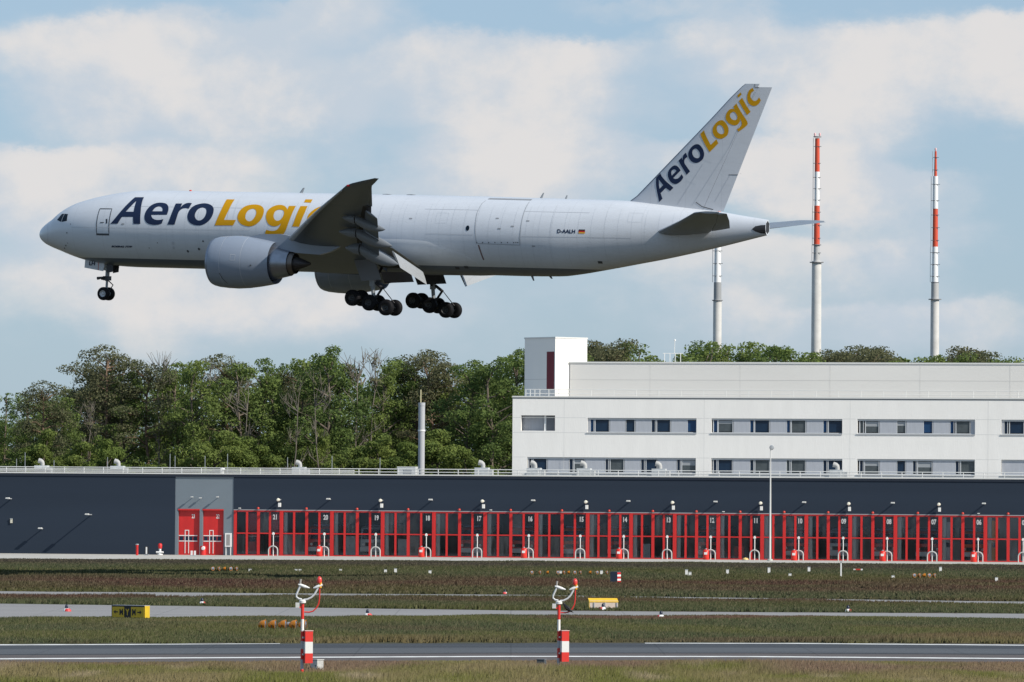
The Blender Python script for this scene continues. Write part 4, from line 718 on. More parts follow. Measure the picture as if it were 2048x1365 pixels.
FIN_LETTERS=[('A',[[(54.391,2.897,1),(54.667,3.174,1),(54.479,3.586,1),(54.903,4.013,1),(55.276,3.769,1),(55.537,4.031,1),(54.989,4.440,0),(54.759,4.627,0),(54.470,4.919,0),(54.326,5.133,1),(53.985,4.791,1),(54.038,4.299,0),(54.163,3.740,0),(54.316,3.213,0)],[(54.373,3.923,1),(54.669,4.220,1),(54.464,4.424,0),(54.310,4.596,0),(54.227,4.708,1),(54.287,4.316,0)]]),
('e',[[(56.081,5.375,1),(55.950,5.545,0),(55.803,5.677,0),(55.641,5.747,0),(55.465,5.733,0),(55.271,5.608,0),(55.102,5.414,0),(55.013,5.163,0),(55.034,4.904,0),(55.150,4.648,0),(55.326,4.453,0),(55.537,4.338,0),(55.754,4.324,0),(55.943,4.399,0),(56.133,4.543,0),(56.269,4.726,0),(56.328,4.865,1),(56.164,5.086,1),(56.094,4.955,0),(55.983,4.824,0),(55.823,4.729,0),(55.652,4.710,0),(55.488,4.774,1)],[(55.356,4.948,1),(55.736,5.331,1),(55.634,5.414,0),(55.502,5.444,0),(55.380,5.391,0),(55.300,5.274,0),(55.299,5.100,0)]]),
('r',[[(55.851,6.121,1),(56.095,6.366,1),(56.226,6.158,1),(56.193,6.349,0),(56.234,6.529,0),(56.317,6.645,0),(56.442,6.747,1),(56.602,6.424,1),(56.463,6.331,0),(56.363,6.193,0),(56.356,6.024,0),(56.417,5.876,0),(56.600,5.641,0),(56.871,5.309,1),(56.598,5.044,1),(56.373,5.367,0),(56.061,5.797,0)]]),
('o',[[(56.869,7.158,0),(57.099,7.342,0),(57.344,7.412,0),(57.567,7.357,0),(57.780,7.153,0),(57.932,6.888,0),(57.980,6.611,0),(57.919,6.341,0),(57.778,6.162,0),(57.547,6.013,0),(57.270,5.967,0),(57.006,6.050,0),(56.810,6.224,0),(56.667,6.500,0),(56.674,6.809,0)],[(57.080,7.007,0),(57.236,7.071,0),(57.401,7.005,0),(57.560,6.840,0),(57.642,6.643,0),(57.635,6.473,0),(57.547,6.362,0),(57.398,6.328,0),(57.205,6.389,0),(57.067,6.529,0),(56.986,6.726,0),(57.000,6.890,0)]]),
('L',[[(57.564,8.203,1),(57.868,8.498,1),(57.988,8.223,0),(58.209,7.838,0),(58.492,7.362,1),(58.951,7.809,1),(59.118,7.501,1),(58.425,6.803,1),(58.062,7.335,0),(57.793,7.774,0)]]),
('o',[[(58.829,9.028,0),(59.079,9.228,0),(59.320,9.283,0),(59.526,9.212,0),(59.728,9.010,0),(59.875,8.754,0),(59.923,8.473,0),(59.864,8.212,0),(59.730,8.042,0),(59.467,7.888,0),(59.177,7.849,0),(58.911,7.936,0),(58.732,8.110,0),(58.607,8.389,0),(58.629,8.715,0)],[(59.018,8.854,0),(59.177,8.912,0),(59.338,8.846,0),(59.471,8.701,0),(59.555,8.508,0),(59.554,8.319,0),(59.466,8.231,0),(59.309,8.210,0),(59.129,8.282,0),(59.000,8.431,0),(58.938,8.646,0)]]),
('g',[[(60.239,10.324,1),(60.497,10.583,1),(60.637,10.330,0),(60.898,9.935,0),(61.169,9.551,0),(61.338,9.316,0),(61.441,9.091,0),(61.398,8.933,0),(61.139,8.702,0),(60.728,8.409,1),(60.577,8.611,1),(60.737,8.686,0),(60.900,8.835,0),(60.972,8.973,0),(60.957,9.135,0),(60.895,9.274,0),(60.813,9.420,1),(60.825,9.229,0),(60.737,9.065,0),(60.590,8.943,0),(60.341,8.894,0),(60.050,8.981,0),(59.838,9.121,0),(59.669,9.356,0),(59.650,9.616,0),(59.730,9.862,0),(59.885,10.054,0),(60.067,10.151,0),(60.241,10.159,0),(60.362,10.129,1)],[(60.082,9.837,0),(60.236,9.936,0),(60.382,9.896,0),(60.517,9.753,0),(60.601,9.560,0),(60.579,9.387,0),(60.460,9.302,0),(60.282,9.315,0),(60.124,9.409,0),(60.007,9.569,0),(60.007,9.721,0)]]),
('i',[[(60.681,10.753,1),(60.945,11.018,1),(61.172,10.666,0),(61.367,10.356,0),(61.667,9.951,1),(61.389,9.696,1),(61.169,10.005,0)],[(60.535,11.188,1),(60.800,11.444,1),(60.899,11.260,1),(60.622,11.012,1)]]),
('c',[[(61.791,11.793,1),(61.601,11.683,0),(61.454,11.505,0),(61.359,11.157,0),(61.396,10.789,0),(61.553,10.544,0),(61.780,10.419,0),(61.989,10.401,0),(62.222,10.499,0),(62.363,10.662,0),(62.464,10.854,1),(62.311,11.078,1),(62.217,10.919,0),(62.062,10.803,0),(61.898,10.800,0),(61.758,10.901,0),(61.641,11.086,0),(61.639,11.296,0),(61.732,11.456,0),(61.902,11.561,1)]])]
CREW_DOOR=[(6.689,1.504),(7.851,1.511),(7.868,-0.556),(6.711,-0.555),(6.695,-0.176),(6.680,0.845)]
CREW_DOOR_SILL=[(6.687,-0.561),(7.879,-0.561)]
CREW_HANDLE=[(7.579,0.691),(7.633,0.317)]
CREW_LATCH=[(7.009,0.389),(7.356,0.394)]
COCKPIT_PANE_FRONT=[(2.463,0.559),(2.798,1.056),(3.096,1.056),(2.994,0.392)]
COCKPIT_PANE_SIDE=[(3.157,1.056),(3.546,1.039),(3.635,0.474),(3.067,0.393)]
CARGO_DOOR=[(40.253,2.909),(43.898,2.885),(43.915,1.963),(43.941,0.624),(43.882,-0.695),(40.230,-0.641),(40.064,0.550),(39.985,1.759),(40.045,2.512)]
TAIL_WINDOW=[(39.436,0.538)]
CARGO_BOLTS=[(40.253,-0.572),(40.752,-0.563),(41.269,-0.553),(41.804,-0.542),(42.366,-0.531),(42.878,-0.521),(43.396,-0.511),(43.581,-0.507),(43.737,-0.504)]
REGISTRATION=[(46.981,0.302),(48.438,0.317),(46.954,0.608)]
FLAG=[(48.712,0.306),(49.240,0.309),(49.219,0.623),(48.689,0.620)]
LINE_A=[(35.809,0.042),(39.961,0.035)]
LINE_B=[(44.062,-0.005),(52.900,0.056)]
LINE_C=[(35.412,1.985),(40.043,1.980)]
LINE_D=[(44.013,1.947),(49.328,1.939)]
FAIRING_EDGE=[(35.811,-0.343),(36.744,-0.624),(37.662,-0.903),(38.565,-1.181),(39.253,-1.505),(39.822,-1.829),(40.246,-2.197),(40.496,-2.441)]
VENTS=[(38.053,-2.574),(38.862,-2.491),(50.072,-1.865)]
MODEL_TEXT=[(7.930,-1.576),(9.876,-1.539),(8.011,-1.453)]
PORTS=[(3.743,-0.485),(3.375,-1.506),(3.096,-1.709),(3.662,-1.301),(4.087,0.219),(13.593,-1.128),(13.560,-1.491),(14.772,-1.748),(15.821,-1.551),(16.311,-0.930),(12.193,-1.131),(11.359,-1.558)]
NOSE_SEAM=[(1.314,0.226),(1.571,-0.379),(1.518,-0.872),(1.188,-1.421)]
RED_DOME=(13.51, 3.18)
ANT1=[(23.2, 3.17), (23.54, 3.53)]
ANT2=[(44.14, 3.16), (44.39, 3.47)]
ANT3=[(46.23, 3.08), (46.4, 3.31)]
HATCH=[(30.93, 3.18), (33.03, 3.17)]
BELLY_ANT1=[(43.49, -3.05), (43.76, -3.39)]
BELLY_ANT2=[(44.94, -3.01), (45.29, -3.2)]
# ---------------------------------------------------------------- cargo airplane (all in metres: x aft from the nose, y to starboard, z up)
TH, PH, BK = R(24.4), R(1.77), R(0.8)
ah = Vector((math.cos(TH), -math.sin(TH), 0)); sh = Vector((math.sin(TH), math.cos(TH), 0)); zu = Vector((0, 0, 1))
ax = ah * math.cos(PH) - zu * math.sin(PH); az = zu * math.cos(PH) + ah * math.sin(PH)
ay = sh * math.cos(BK) + az * math.sin(BK); az = az * math.cos(BK) - sh * math.sin(BK)
PO = at(82, 454.2, 484.8)
ap = thing('cargo_airplane', 'white twin engine cargo airplane with AeroLogic lettering, wheels down on approach', 'airplane')
ap.matrix_world = Matrix(((ax.x, ay.x, az.x, PO.x), (ax.y, ay.y, az.y, PO.y), (ax.z, ay.z, az.z, PO.z), (0, 0, 0, 1)))
def skin(name, base, belly=None, rough=.33, coat=.25, dirt=.10):
    m = bpy.data.materials.new(name); m.use_nodes = True; t = m.node_tree; t.nodes.clear(); k = NT(t)
    oc = k.n('ShaderNodeTexCoord').outputs['Object']; sp = k.n('ShaderNodeSeparateXYZ', {0: oc})
    st1 = k.noise(k.mapping(oc, (.25, 1.2, 2.2)), 1.3, 6, .65); st2 = k.noise(k.mapping(oc, (1.2, .6, .25)), 1.0, 5, .6)
    c = k.mix(k.m('MULTIPLY', k.rng(st1, .45, .8), dirt * 2.2), base, tuple(x * .72 for x in base)); c = k.mix(k.m('MULTIPLY', k.rng(st2, .5, .8), dirt), c, tuple(x * .6 for x in base))
    fx = k.m('ABSOLUTE', k.m('SUBTRACT', k.m('FRACT', k.m('DIVIDE', sp.outputs[0], 2.9)), .5)); seam = k.m('LESS_THAN', fx, .006)
    c = k.mix(k.m('MULTIPLY', seam, .16), c, (.2, .21, .23))
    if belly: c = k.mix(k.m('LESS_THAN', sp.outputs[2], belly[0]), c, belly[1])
    b = k.n('ShaderNodeBsdfPrincipled', {'Base Color': c, 'Roughness': rough, 'Coat Weight': coat, 'Coat Roughness': .2})
    bp = k.n('ShaderNodeBump', {'Strength': .14, 'Distance': .05, 'Height': k.noise(k.mapping(oc, (.7, 1, 1)), 1.1, 3)}); t.links.new(bp.outputs[0], b.inputs['Normal'])
    k.n('ShaderNodeOutputMaterial', {'Surface': b.outputs[0]}); return m
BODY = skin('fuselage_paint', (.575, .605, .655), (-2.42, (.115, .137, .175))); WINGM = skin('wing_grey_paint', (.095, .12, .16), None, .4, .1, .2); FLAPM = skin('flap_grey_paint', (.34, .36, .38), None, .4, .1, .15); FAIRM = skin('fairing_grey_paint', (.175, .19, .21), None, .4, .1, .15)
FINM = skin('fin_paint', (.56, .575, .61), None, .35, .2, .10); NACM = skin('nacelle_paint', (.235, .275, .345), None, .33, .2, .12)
NAVY = mat('navy_lettering', (.010, .021, .058), .6, spec=.2); GOLD = mat('gold_lettering', (.53, .265, .001), .6, spec=.2); SEAM = mat('panel_gap', (.06, .065, .075), .7); FAINT = mat('faint_gap', (.47, .495, .54), .6)
DARKM = mat('dark_metal', (.05, .05, .055), .5, .5); METAL = mat('bare_metal', (.30, .32, .37), .34, .85, var=.15, vscale=1.2); COVE = mat('flap_cove_dark', (.025, .026, .03), .7); LGEAR = mat('gear_grey', (.26, .28, .30), .4); TYRE = mat('tyre_rubber', (.007, .007, .009), .7, spec=.2); COCKPIT = mat('cockpit_glass', (.004, .013, .026), .35, spec=.1)
q_ = lambda x: math.sqrt(max(x, 0.0))
gt = hermite([(q_(a), b) for a, b in FUS_TOP]); gb = hermite([(q_(a), b) for a, b in FUS_BOT]); gw = hermite([(q_(a), b) for a, b in FUS_W])
def sect(x): t, b, w_ = gt(q_(x)), gb(q_(x)), gw(q_(x)); return (t + b) / 2, max((t - b) / 2, 1e-3), w_
def side_y(x, z):
    zc, hh, w_ = sect(x); k = (z - zc) / hh; return -w_ * math.sqrt(max(0.0, 1 - k * k))
NS = 72; xs = [(i / 34) ** 2 * 9 for i in range(1, 35)] + [9.6 + i * 1.0 for i in range(36)] + [45.5 + i * .6 for i in range(30)] + [63.3]
rings = []
for x in [.002] + xs:
    zc, hh, w_ = sect(x); rings.append([(x, w_ * math.cos(2 * math.pi * j / NS), zc + hh * math.sin(2 * math.pi * j / NS)) for j in range(NS)])
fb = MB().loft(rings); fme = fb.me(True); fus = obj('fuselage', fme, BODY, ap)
def wrap(me, off=.02, step=.14, fn=None):        # cut a flat x,z shape finely and lay it on the skin
    bm = bmesh.new(); bm.from_mesh(me); zsv = [v.co.z for v in bm.verts]; xsv = [v.co.x for v in bm.verts]
    z = min(zsv) + step
    while z < max(zsv): bmesh.ops.bisect_plane(bm, geom=bm.verts[:] + bm.edges[:] + bm.faces[:], plane_co=(0, 0, z), plane_no=(0, 0, 1)); z += step
    x = min(xsv) + .5
    while x < max(xsv): bmesh.ops.bisect_plane(bm, geom=bm.verts[:] + bm.edges[:] + bm.faces[:], plane_co=(x, 0, 0), plane_no=(1, 0, 0)); x += .5
    for v in bm.verts: v.co.y = (fn or side_y)(v.co.x, v.co.z) - off
    bm.normal_update()
    for f in bm.faces:
        if f.normal.y > 0: f.normal_flip()
    bm.to_mesh(me); bm.free(); return me
def decal(name, poly, m, parent=None, off=.02, step=.14, fn=None, **kw): return obj(name, wrap(poly_me([[(a, b, 1) for a, b in poly]]), off, step, fn), m, parent or fus, **kw)
def seam(name, pts, wdt, m, closed=False, off=.012, parent=None, fn=None):
    b = MB(); n = len(pts); P = list(pts) + ([pts[0]] if closed else []); Q = []
    for i in range(len(P) - 1):
        a, c = Vector(P[i]), Vector(P[i + 1]); k = max(1, int((c - a).length / .2)); Q += [a.lerp(c, j / k) for j in range(k)]
    Q.append(Vector(P[-1])); vs = []
    for i, p in enumerate(Q):
        d = (Q[min(i + 1, len(Q) - 1)] - Q[max(i - 1, 0)]).normalized(); nn = Vector((-d.y, d.x)) * wdt / 2
        for s in (-1, 1): x, z = p + nn * s; vs.append((x, (fn or side_y)(x, z) - off, z))
    return obj(name, mesh(vs, [(2 * i, 2 * i + 1, 2 * i + 3, 2 * i + 2) for i in range(len(Q) - 1)]), m, parent or fus)
for i, (ch, ps) in enumerate(BODY_LETTERS): obj('letter', wrap(poly_me(ps)), NAVY if i < 4 else GOLD, fus, label='letter %s of the fuselage lettering' % ch)
def fit_text(s, x, z, wdt, hgt, m, name, bold=.0, shear=.0, fn=None, parent=None):
    me = text_me(s, 1.0, bold, shear); X0 = min(v.co.x for v in me.vertices); X1 = max(v.co.x for v in me.vertices); Z0 = min(v.co.z for v in me.vertices); Z1 = max(v.co.z for v in me.vertices)
    for v in me.vertices: v.co = (x + (v.co.x - X0) / (X1 - X0) * wdt, 0, z + (v.co.z - Z0) / (Z1 - Z0) * hgt)
    return obj(name, wrap(me, .02, .14, fn), m, parent or fus)
(rx, rz), (rx2, _), (_, rz2) = REGISTRATION; fit_text('D-AALH', rx, rz, rx2 - rx, rz2 - rz, NAVY, 'registration', .03)
(mx_, mz), (mx2, _), (_, mz2) = MODEL_TEXT; fit_text('BOEING 777F', mx_, mz, mx2 - mx_, .15, NAVY, 'model_lettering', .045, .4)
x0, z0 = FLAG[0]; x1, z1 = FLAG[2]
for i, m in enumerate((mat('flag_gold', (.65, .36, .02), .5), mat('flag_red', (.45, .01, .008), .5), mat('flag_black', (.008, .008, .008), .5))): decal('flag_stripe', [(x0, z0 + (z1 - z0) * i / 3), (x1, z0 + (z1 - z0) * i / 3), (x1, z0 + (z1 - z0) * (i + 1) / 3), (x0, z0 + (z1 - z0) * (i + 1) / 3)], m)
seam('crew_door_gap', CREW_DOOR, .07, SEAM, True); seam('door_sill', CREW_DOOR_SILL, .15, SEAM); seam('door_handle', CREW_HANDLE, .14, mat('door_window_dark', (.02, .025, .035), .3)); seam('door_latch', CREW_LATCH, .07, SEAM)
for s in (COCKPIT_PANE_FRONT, COCKPIT_PANE_SIDE):
    o = decal('cockpit_window', s, COCKPIT, off=.015, step=.08); me = o.data.copy()
    for v in me.vertices: v.co.y *= -1
    me.flip_normals(); obj('cockpit_window', me, None, fus)
a, b = COCKPIT_PANE_FRONT[2], COCKPIT_PANE_FRONT[3]; seam('window_post', [(a[0] + .03, a[1] + .04), (b[0] + .04, b[1] - .03)], .03, mat('post_white', (.5, .52, .55), .4), off=.02)
seam('cargo_door_gap', CARGO_DOOR, .055, mat('cargo_gap', (.33, .35, .38), .6), True); seam('cargo_door_hinge', CARGO_DOOR[:2], .10, SEAM)
def disc(name, x, z, r, m, off=.018, k=1.0): return decal(name, [(x + r * math.cos(t * math.pi / 6), z + k * r * math.sin(t * math.pi / 6)) for t in range(12)], m, off=off, step=.1)
disc('rear_window', *TAIL_WINDOW[0], .15, COCKPIT, k=1.45)
for p in CARGO_BOLTS: disc('latch_bolt', *p, .045, SEAM)
for i, p in enumerate(PORTS): disc('port', *p, (.06, .06, .055, .04, .04, .12, .11, .10, .10, .075, .04, .04)[i], SEAM if i not in (5, 6) else FAINT)
for p in VENTS: x, z = p; decal('vent', [(x - .17, z - .09), (x + .17, z - .09), (x + .2, z + .09), (x - .14, z + .09)], SEAM, off=.14 if x < 41 else .02)
for L in (LINE_A, LINE_B, LINE_C, LINE_D): seam('skin_joint', L, .03, FAINT)
seam('skin_joint', [(4.2, -.02), (7, .0), (20.5, .0)], .025, FAINT); seam('skin_joint', [(9, 1.75), (20, 1.78)], .02, FAINT); seam('nose_seam', NOSE_SEAM, .035, FAINT)
for x in (43.96, 46.4, 30.2, 18.4): seam('skin_joint', [(x, -2.3), (x, 2.6)], .02, FAINT)
seam('fluid_stain', [(40.38, -.75), (40.5, -1.3), (40.6, -1.9)], .12, mat('rust_stain', (.16, .10, .10), .6))
obj('beacon', MB().revolve([(3.05, .12), (3.18, .10), (3.22, 0)], 12).me(True), mat('beacon_red', (.5, .05, .03)), fus, (RED_DOME[0], 0, 0))
def blade(name, base, tip, ch, parent=None): 
    (xa, za), (xb, zb) = base, tip
    return obj(name, MB().loft([[(xa + ch * k, s * .05, za - (.1 if za > 0 else -.15)) for k, s in ((0, 0), (.4, 1), (1, 0), (.4, -1))], [(xb + ch * .5 * k, s * .03, zb) for k, s in ((0, 0), (.4, 1), (1, 0), (.4, -1))]]).me(), LGEAR, parent or fus)
blade('antenna', ANT1[0], ANT1[1], .32); blade('antenna', ANT2[0], ANT2[1], .22); blade('antenna', ANT3[0], ANT3[1], .2); blade('antenna', BELLY_ANT1[0], BELLY_ANT1[1], .25); blade('antenna', BELLY_ANT2[0], BELLY_ANT2[1], .3)
for x, z in HATCH: obj('satcom_bump', MB().revolve([(3.02, .45), (3.14, .38), (3.16, 0)], 16).me(True), DARKM, fus, (x, 0, 0), None, (1.0, .5, 1))
for x in np.arange(9.4, 60, 1.06): seam('rivet_row', [(x, max(-2.3, gb(q_(x)) + .5)), (x, min(2.4, gt(q_(x)) - .5))], .012, mat('rivet_grey', (.50, .53, .575), .6))
for xa, xb, za, zb in ((17.2, 18.3, -1.6, -.9), (27.0, 28.3, .5, 1.4), (36.6, 37.6, .9, 1.7), (45.0, 46.0, -1.5, -.7), (48.2, 49.4, -1.1, -.5), (52.5, 53.6, 1.3, 2.0), (22.3, 23.6, -.9, -.2), (10.6, 11.6, -1.1, -.4)): seam('access_panel', [(xa, za), (xb, za), (xb, zb), (xa, zb)], .012, mat('rivet_grey', (.50, .53, .575), .6), True)
for x, z in ((41.7, 1.35), (42.0, .55), (43.1, .75), (44.9, -.75), (44.3, 1.2), (9.0, .3), (34.3, 1.2)): seam('stencil', [(x, z), (x + .26, z)], .10, mat('stencil_grey', (.27, .28, .30), .6))
# tail cone outlet
zc, hh, w_ = sect(63.3); decal('tail_outlet', [(62.25, .95), (62.5, 1.18), (62.95, 1.28), (63.3, 1.30), (63.3, .62), (62.9, .66), (62.5, .78)], DARKM, off=.02)
obj('tail_cap', MB().add([(63.305, y * w_ * .8, zc + z * hh * .85) for y, z in ((-1, -.6), (0, -1), (1, -.6), (1, .6), (0, 1), (-1, .6))], [(0, 1, 2, 3, 4, 5)]).me(), DARKM, fus)
# wing to body fairing
ze = hermite([(18.6, -2.7), (20, -1.9), (22, -1.0), (25, -.6), (33, -.25)] + [p for p in FAIRING_EDGE] + [(40.9, -2.75), (41.3, -2.95)])
rg = []
for i in range(60):
    x = 18.7 + i * (41.25 - 18.7) / 59; zc, hh, w_ = sect(x); pe = math.acos(min(1, max(-1, -(ze(x) - zc) / hh))); k = min(1, (x - 18.6) / 3.0, (41.3 - x) / 2.0)
    rg.append([(x, (w_ - .04 + .19 * k * math.sqrt(max(0, 1 - (t / 16 - 1) ** 2)) * (.35 + .65 * abs(math.sin(pe * (t / 16 - 1))))) * math.sin(pe * (t / 16 - 1)), zc - (hh - .04 + .10 * k * math.sqrt(max(0, 1 - (t / 16 - 1) ** 2))) * math.cos(pe * (t / 16 - 1))) for t in range(33)])
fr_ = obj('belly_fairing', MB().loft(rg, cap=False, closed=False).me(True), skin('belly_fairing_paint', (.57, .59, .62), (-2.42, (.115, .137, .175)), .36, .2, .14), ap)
# ---- wings
xle = lambda y: 27.23 + .726 * (y - 9.6); xte = lambda y: 34.5 if y < 9.6 else 34.5 + .47 * (y - 9.6)
zw = hermite([(0, -2.15), (3.1, -1.75), (9.6, -.63), (20, 1.34), (29.8, 2.9), (32.4, 3.38)])
def foil(xi, t): return 5 * t * (.2969 * math.sqrt(xi) - .126 * xi - .3516 * xi ** 2 + .2843 * xi ** 3 - .1036 * xi ** 4)
def wsec(s, y, xl, xt, z, t, cut=1.0, n=12):
    c = xt - xl; xi = [cut * (1 - math.cos(math.pi * i / n)) / 2 for i in range(n + 1)]
    upp = [(xl + c * k, s * y, z - .085 * c * k + c * foil(k, t) * 1.0) for k in xi]; low = [(xl + c * k, s * y, z - .085 * c * k - c * foil(k, t) * .95 + c * .035 * k ** 4) for k in xi]
    return upp[::-1] + low[1:]
tcw = lambda y: .135 - .0013 * y
def make_wing(s):
    side = 'port' if s < 0 else 'starboard'
    ys = [1.5, 3.1, 5, 7.5, 9.6, 12, 14.5, 17, 20, 23.3]
    b = MB().loft([wsec(s, y, xle(y), xte(y), zw(y), tcw(y), .80) for y in ys])
    b.loft([wsec(s, y, xle(y), xte(y), zw(y), tcw(y)) for y in (23.32, 25, 27, 29.0, 29.8)] + [wsec(s, 30.6, 42.75, 44.4, zw(30.6), .095), wsec(s, 31.5, 44.0, 45.1, zw(31.5), .09), wsec(s, 32.4, 45.45, 45.8, zw(32.4) + .02, .09)])
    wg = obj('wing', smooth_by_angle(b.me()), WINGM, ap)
    # dark slab painting in the shade of the cove behind the rear spar
    cv = MB().loft([[(xle(y) + (xte(y) - xle(y)) * .79, s * y, zw(y) - .08 * (xte(y) - xle(y)) + .10), (xle(y) + (xte(y) - xle(y)) * .98, s * y, zw(y) - .085 * (xte(y) - xle(y)) + .08), (xle(y) + (xte(y) - xle(y)) * .98, s * y, zw(y) - .085 * (xte(y) - xle(y)) + .04), (xle(y) + (xte(y) - xle(y)) * .79, s * y, zw(y) - .08 * (xte(y) - xle(y)) + .02)] for y in (3.2, 9.6, 23.2)])
    obj('cove_shade_slab', cv.me(), COVE, wg)
    def flap(name, y0, y1, c0, c1, ang, drop, m):
        rr = []
        for y in (y0, (y0 + y1) / 2, y1):
            cw = xte(y) - xle(y); c = c0 + (c1 - c0) * (y - y0) / (y1 - y0); X0 = xle(y) + cw * .86; Z0 = zw(y) - .085 * cw * .86 - drop * cw; ring = []
            for px_, pz in [(k, foil(k, .16)) for k in (1, .75, .5, .25, .08, .02)] + [(0, 0)] + [(k, -foil(k, .10)) for k in (.02, .08, .25, .5, .75)]:
                ring.append((X0 + c * (px_ * math.cos(ang) + pz * math.sin(ang)), s * y, Z0 + c * (pz * math.cos(ang) - px_ * math.sin(ang))))
            rr.append(ring)
        return obj(name, smooth_by_angle(MB().loft(rr).me()), m, wg)
    flap('outboard_flap', 11.6, 16.6, 1.75, 1.5, R(30), .06, WINGM); flap('outboard_flap', 16.8, 22.7, 1.5, 1.15, R(30), .06, WINGM); flap('flaperon', 9.7, 11.4, 1.7, 1.6, R(20), .03, WINGM)
    def panel(name, o, i, m, th=.16):            # o, i: (x,z) of leading and trailing edge at the outboard and inboard ends
        rr = []
        for y, (a, c) in ((9.35, o), (3.55, i)):
            a, c = Vector(a), Vector(c); d = (c - a); nn = Vector((d.y, -d.x)).normalized() * -th
            rr.append([(p.x, s * y, p.y) for p in (a, a + d * .15 + nn, a + d * .5 + nn * .8, c, a + d * .5 - nn * .35, a + d * .12 - nn * .5)])
        return obj(name, smooth_by_angle(MB().loft(rr).me(), 50), m, wg)
    panel('inboard_flap', ((33.3, -.72), (36.02, -1.22)), ((33.2, -1.75), (35.75, -2.6)), FLAPM, .2); panel('inboard_aft_flap', ((36.0, -1.45), (36.75, -2.75)), ((35.78, -2.85), (36.32, -3.95)), FLAPM, .10)
    # drooped leading edge slats
    for y0, y1 in ((4.2, 8.6), (10.8, 16.6), (16.7, 22.6), (22.7, 28.6)):
        rr = []
        for y in (y0, (y0 + y1) / 2, y1):
            c = xte(y) - xle(y); t = tcw(y) * 1.1; pts = []
            for k, sg in ((.13, 1), (.07, 1), (.03, 1), (.008, 1), (0, 1), (.008, -1), (.03, -1), (.05, -1)): pts.append((k, sg * foil(k, t)))
            pts += [(.045, -.3 * foil(.05, t)), (.07, .55 * foil(.07, t))]
            rr.append([(xle(y) - .028 * c - .10 + k * c, s * y, zw(y) - .05 - .020 * c + h_ * c - (.13 - k) * c * .12) for k, h_ in pts])
        obj('leading_edge_slat', smooth_by_angle(MB().loft(rr).me(), 50), FLAPM, wg)
    # flap track fairings: fixed front piece and drooped rear piece
    for y, f0, j, tp, r0 in ((20, (36.9, .78), (38.0, .64), (40.47, -.07), .36), (16, (34.67, -.20), (36.2, -.30), (39.16, -1.21), .44), (12, (33.3, -1.35), (34.6, -1.44), (37.81, -2.53), .50)):
        for nm, P, rad in (('flap_fairing_front', (f0, ((f0[0] + j[0]) / 2, (f0[1] + j[1]) / 2), (j[0] - .06, j[1])), (.06, r0 * .75, r0 * .95)),
                        ('flap_fairing', tuple((j[0] + (tp[0] - j[0]) * k + .02, j[1] + (tp[1] - j[1]) * k - .12 * math.sin(math.pi * k)) for k in (0, .15, .35, .55, .75, .9, 1)), tuple(r0 * k for k in (.80, 1.0, 1.08, 1.0, .75, .42, .06)))):
            rr = [[(x, s * y + rd * .62 * math.cos(2 * math.pi * a / 16), z + rd * math.sin(2 * math.pi * a / 16)) for a in range(16)] for (x, z), rd in zip(P, rad)]
            obj(nm, MB().loft(rr).me(True), FAIRM, wg)
    # wing tip light
    obj('navigation_lamp', MB().revolve([(-.16, 0), (-.1, .07), (.1, .08), (.16, 0)], 10, 'x').me(True), mat('lamp_red' if s < 0 else 'lamp_green', (.7, .02, .02) if s < 0 else (.02, .5, .1), .2), wg, (42.25, s * 30.15, zw(30.0) - .04))
    # pylon
    py_ = [(23.4, -.75), (24.8, -.42), (26.6, -.36), (27.5, -.50), (29, -.55), (33.6, -.72), (31.95, -1.16), (30.98, -1.64), (30.04, -1.9), (28.1, -1.80), (26.8, -1.60), (25, -1.3)]
    obj('pylon', MB().prism(py_, s * 9.6 - .24, s * 9.6 + .24).me(), NACM, wg)
    # engine
    ex, ey, ez = 20.85, s * 9.6, -2.62
    cowl = [(.9, 1.52), (.35, 1.55), (.08, 1.64), (0, 1.72), (.05, 1.80), (.22, 1.88), (.6, 1.97), (1.3, 2.03), (2.2, 2.06), (3.1, 2.0), (4.0, 1.88), (4.7, 1.76), (5.35, 1.63), (5.33, 1.60), (4.6, 1.62), (3.9, 1.60)]
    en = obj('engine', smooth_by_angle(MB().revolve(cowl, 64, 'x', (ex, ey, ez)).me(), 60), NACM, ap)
    obj('inlet_lip', MB().revolve([(.30, 1.57), (.07, 1.645), (-.01, 1.725), (.045, 1.81), (.24, 1.892)], 64, 'x', (ex, ey, ez)).me(True), mat('inlet_lip_metal', (.22, .25, .32), .35, .6), en)
    obj('fan', MB().revolve([(.95, 1.54), (.95, .5), (.45, .28), (.2, 0)], 32, 'x', (ex, ey, ez)).me(), DARKM, en); obj('duct_wall', MB().revolve([(3.95, 1.61), (3.95, 1.1)], 48, 'x', (ex, ey, ez)).me(), COVE, en)
    obj('core_cowl', MB().revolve([(3.9, 1.15), (4.8, 1.30), (5.4, 1.26), (6.0, 1.12), (6.65, .97), (6.63, .93), (6.2, .95)], 48, 'x', (ex, ey, ez)).me(True), METAL, en)
    obj('core_nozzle', MB().revolve([(6.2, .90), (6.75, .86), (7.05, .80), (7.03, .77), (6.5, .78)], 40, 'x', (ex, ey, ez)).me(True), mat('burnt_metal', (.16, .14, .13), .4, .8), en)
    obj('exhaust_plug', MB().revolve([(6.4, .70), (7.0, .58), (7.7, .34), (8.3, .10), (8.34, 0)], 32, 'x', (ex, ey, ez)).me(True), mat('burnt_plug', (.055, .05, .052), .5, .6), en)
    for xx in (1.35, 3.15): obj('cowl_seam', MB().revolve([(xx, 2.04 if xx < 2 else 2.0), (xx + .03, 2.045 if xx < 2 else 2.0)], 64, 'x', (ex, ey, ez)).me(True), FAINT, en)
    def cowl_y(x, z):
        rr_ = np.interp(x - ex, [c[0] for c in cowl[4:13]], [c[1] for c in cowl[4:13]]); return ey - math.sqrt(max(0, rr_ * rr_ - (z - ez) ** 2))
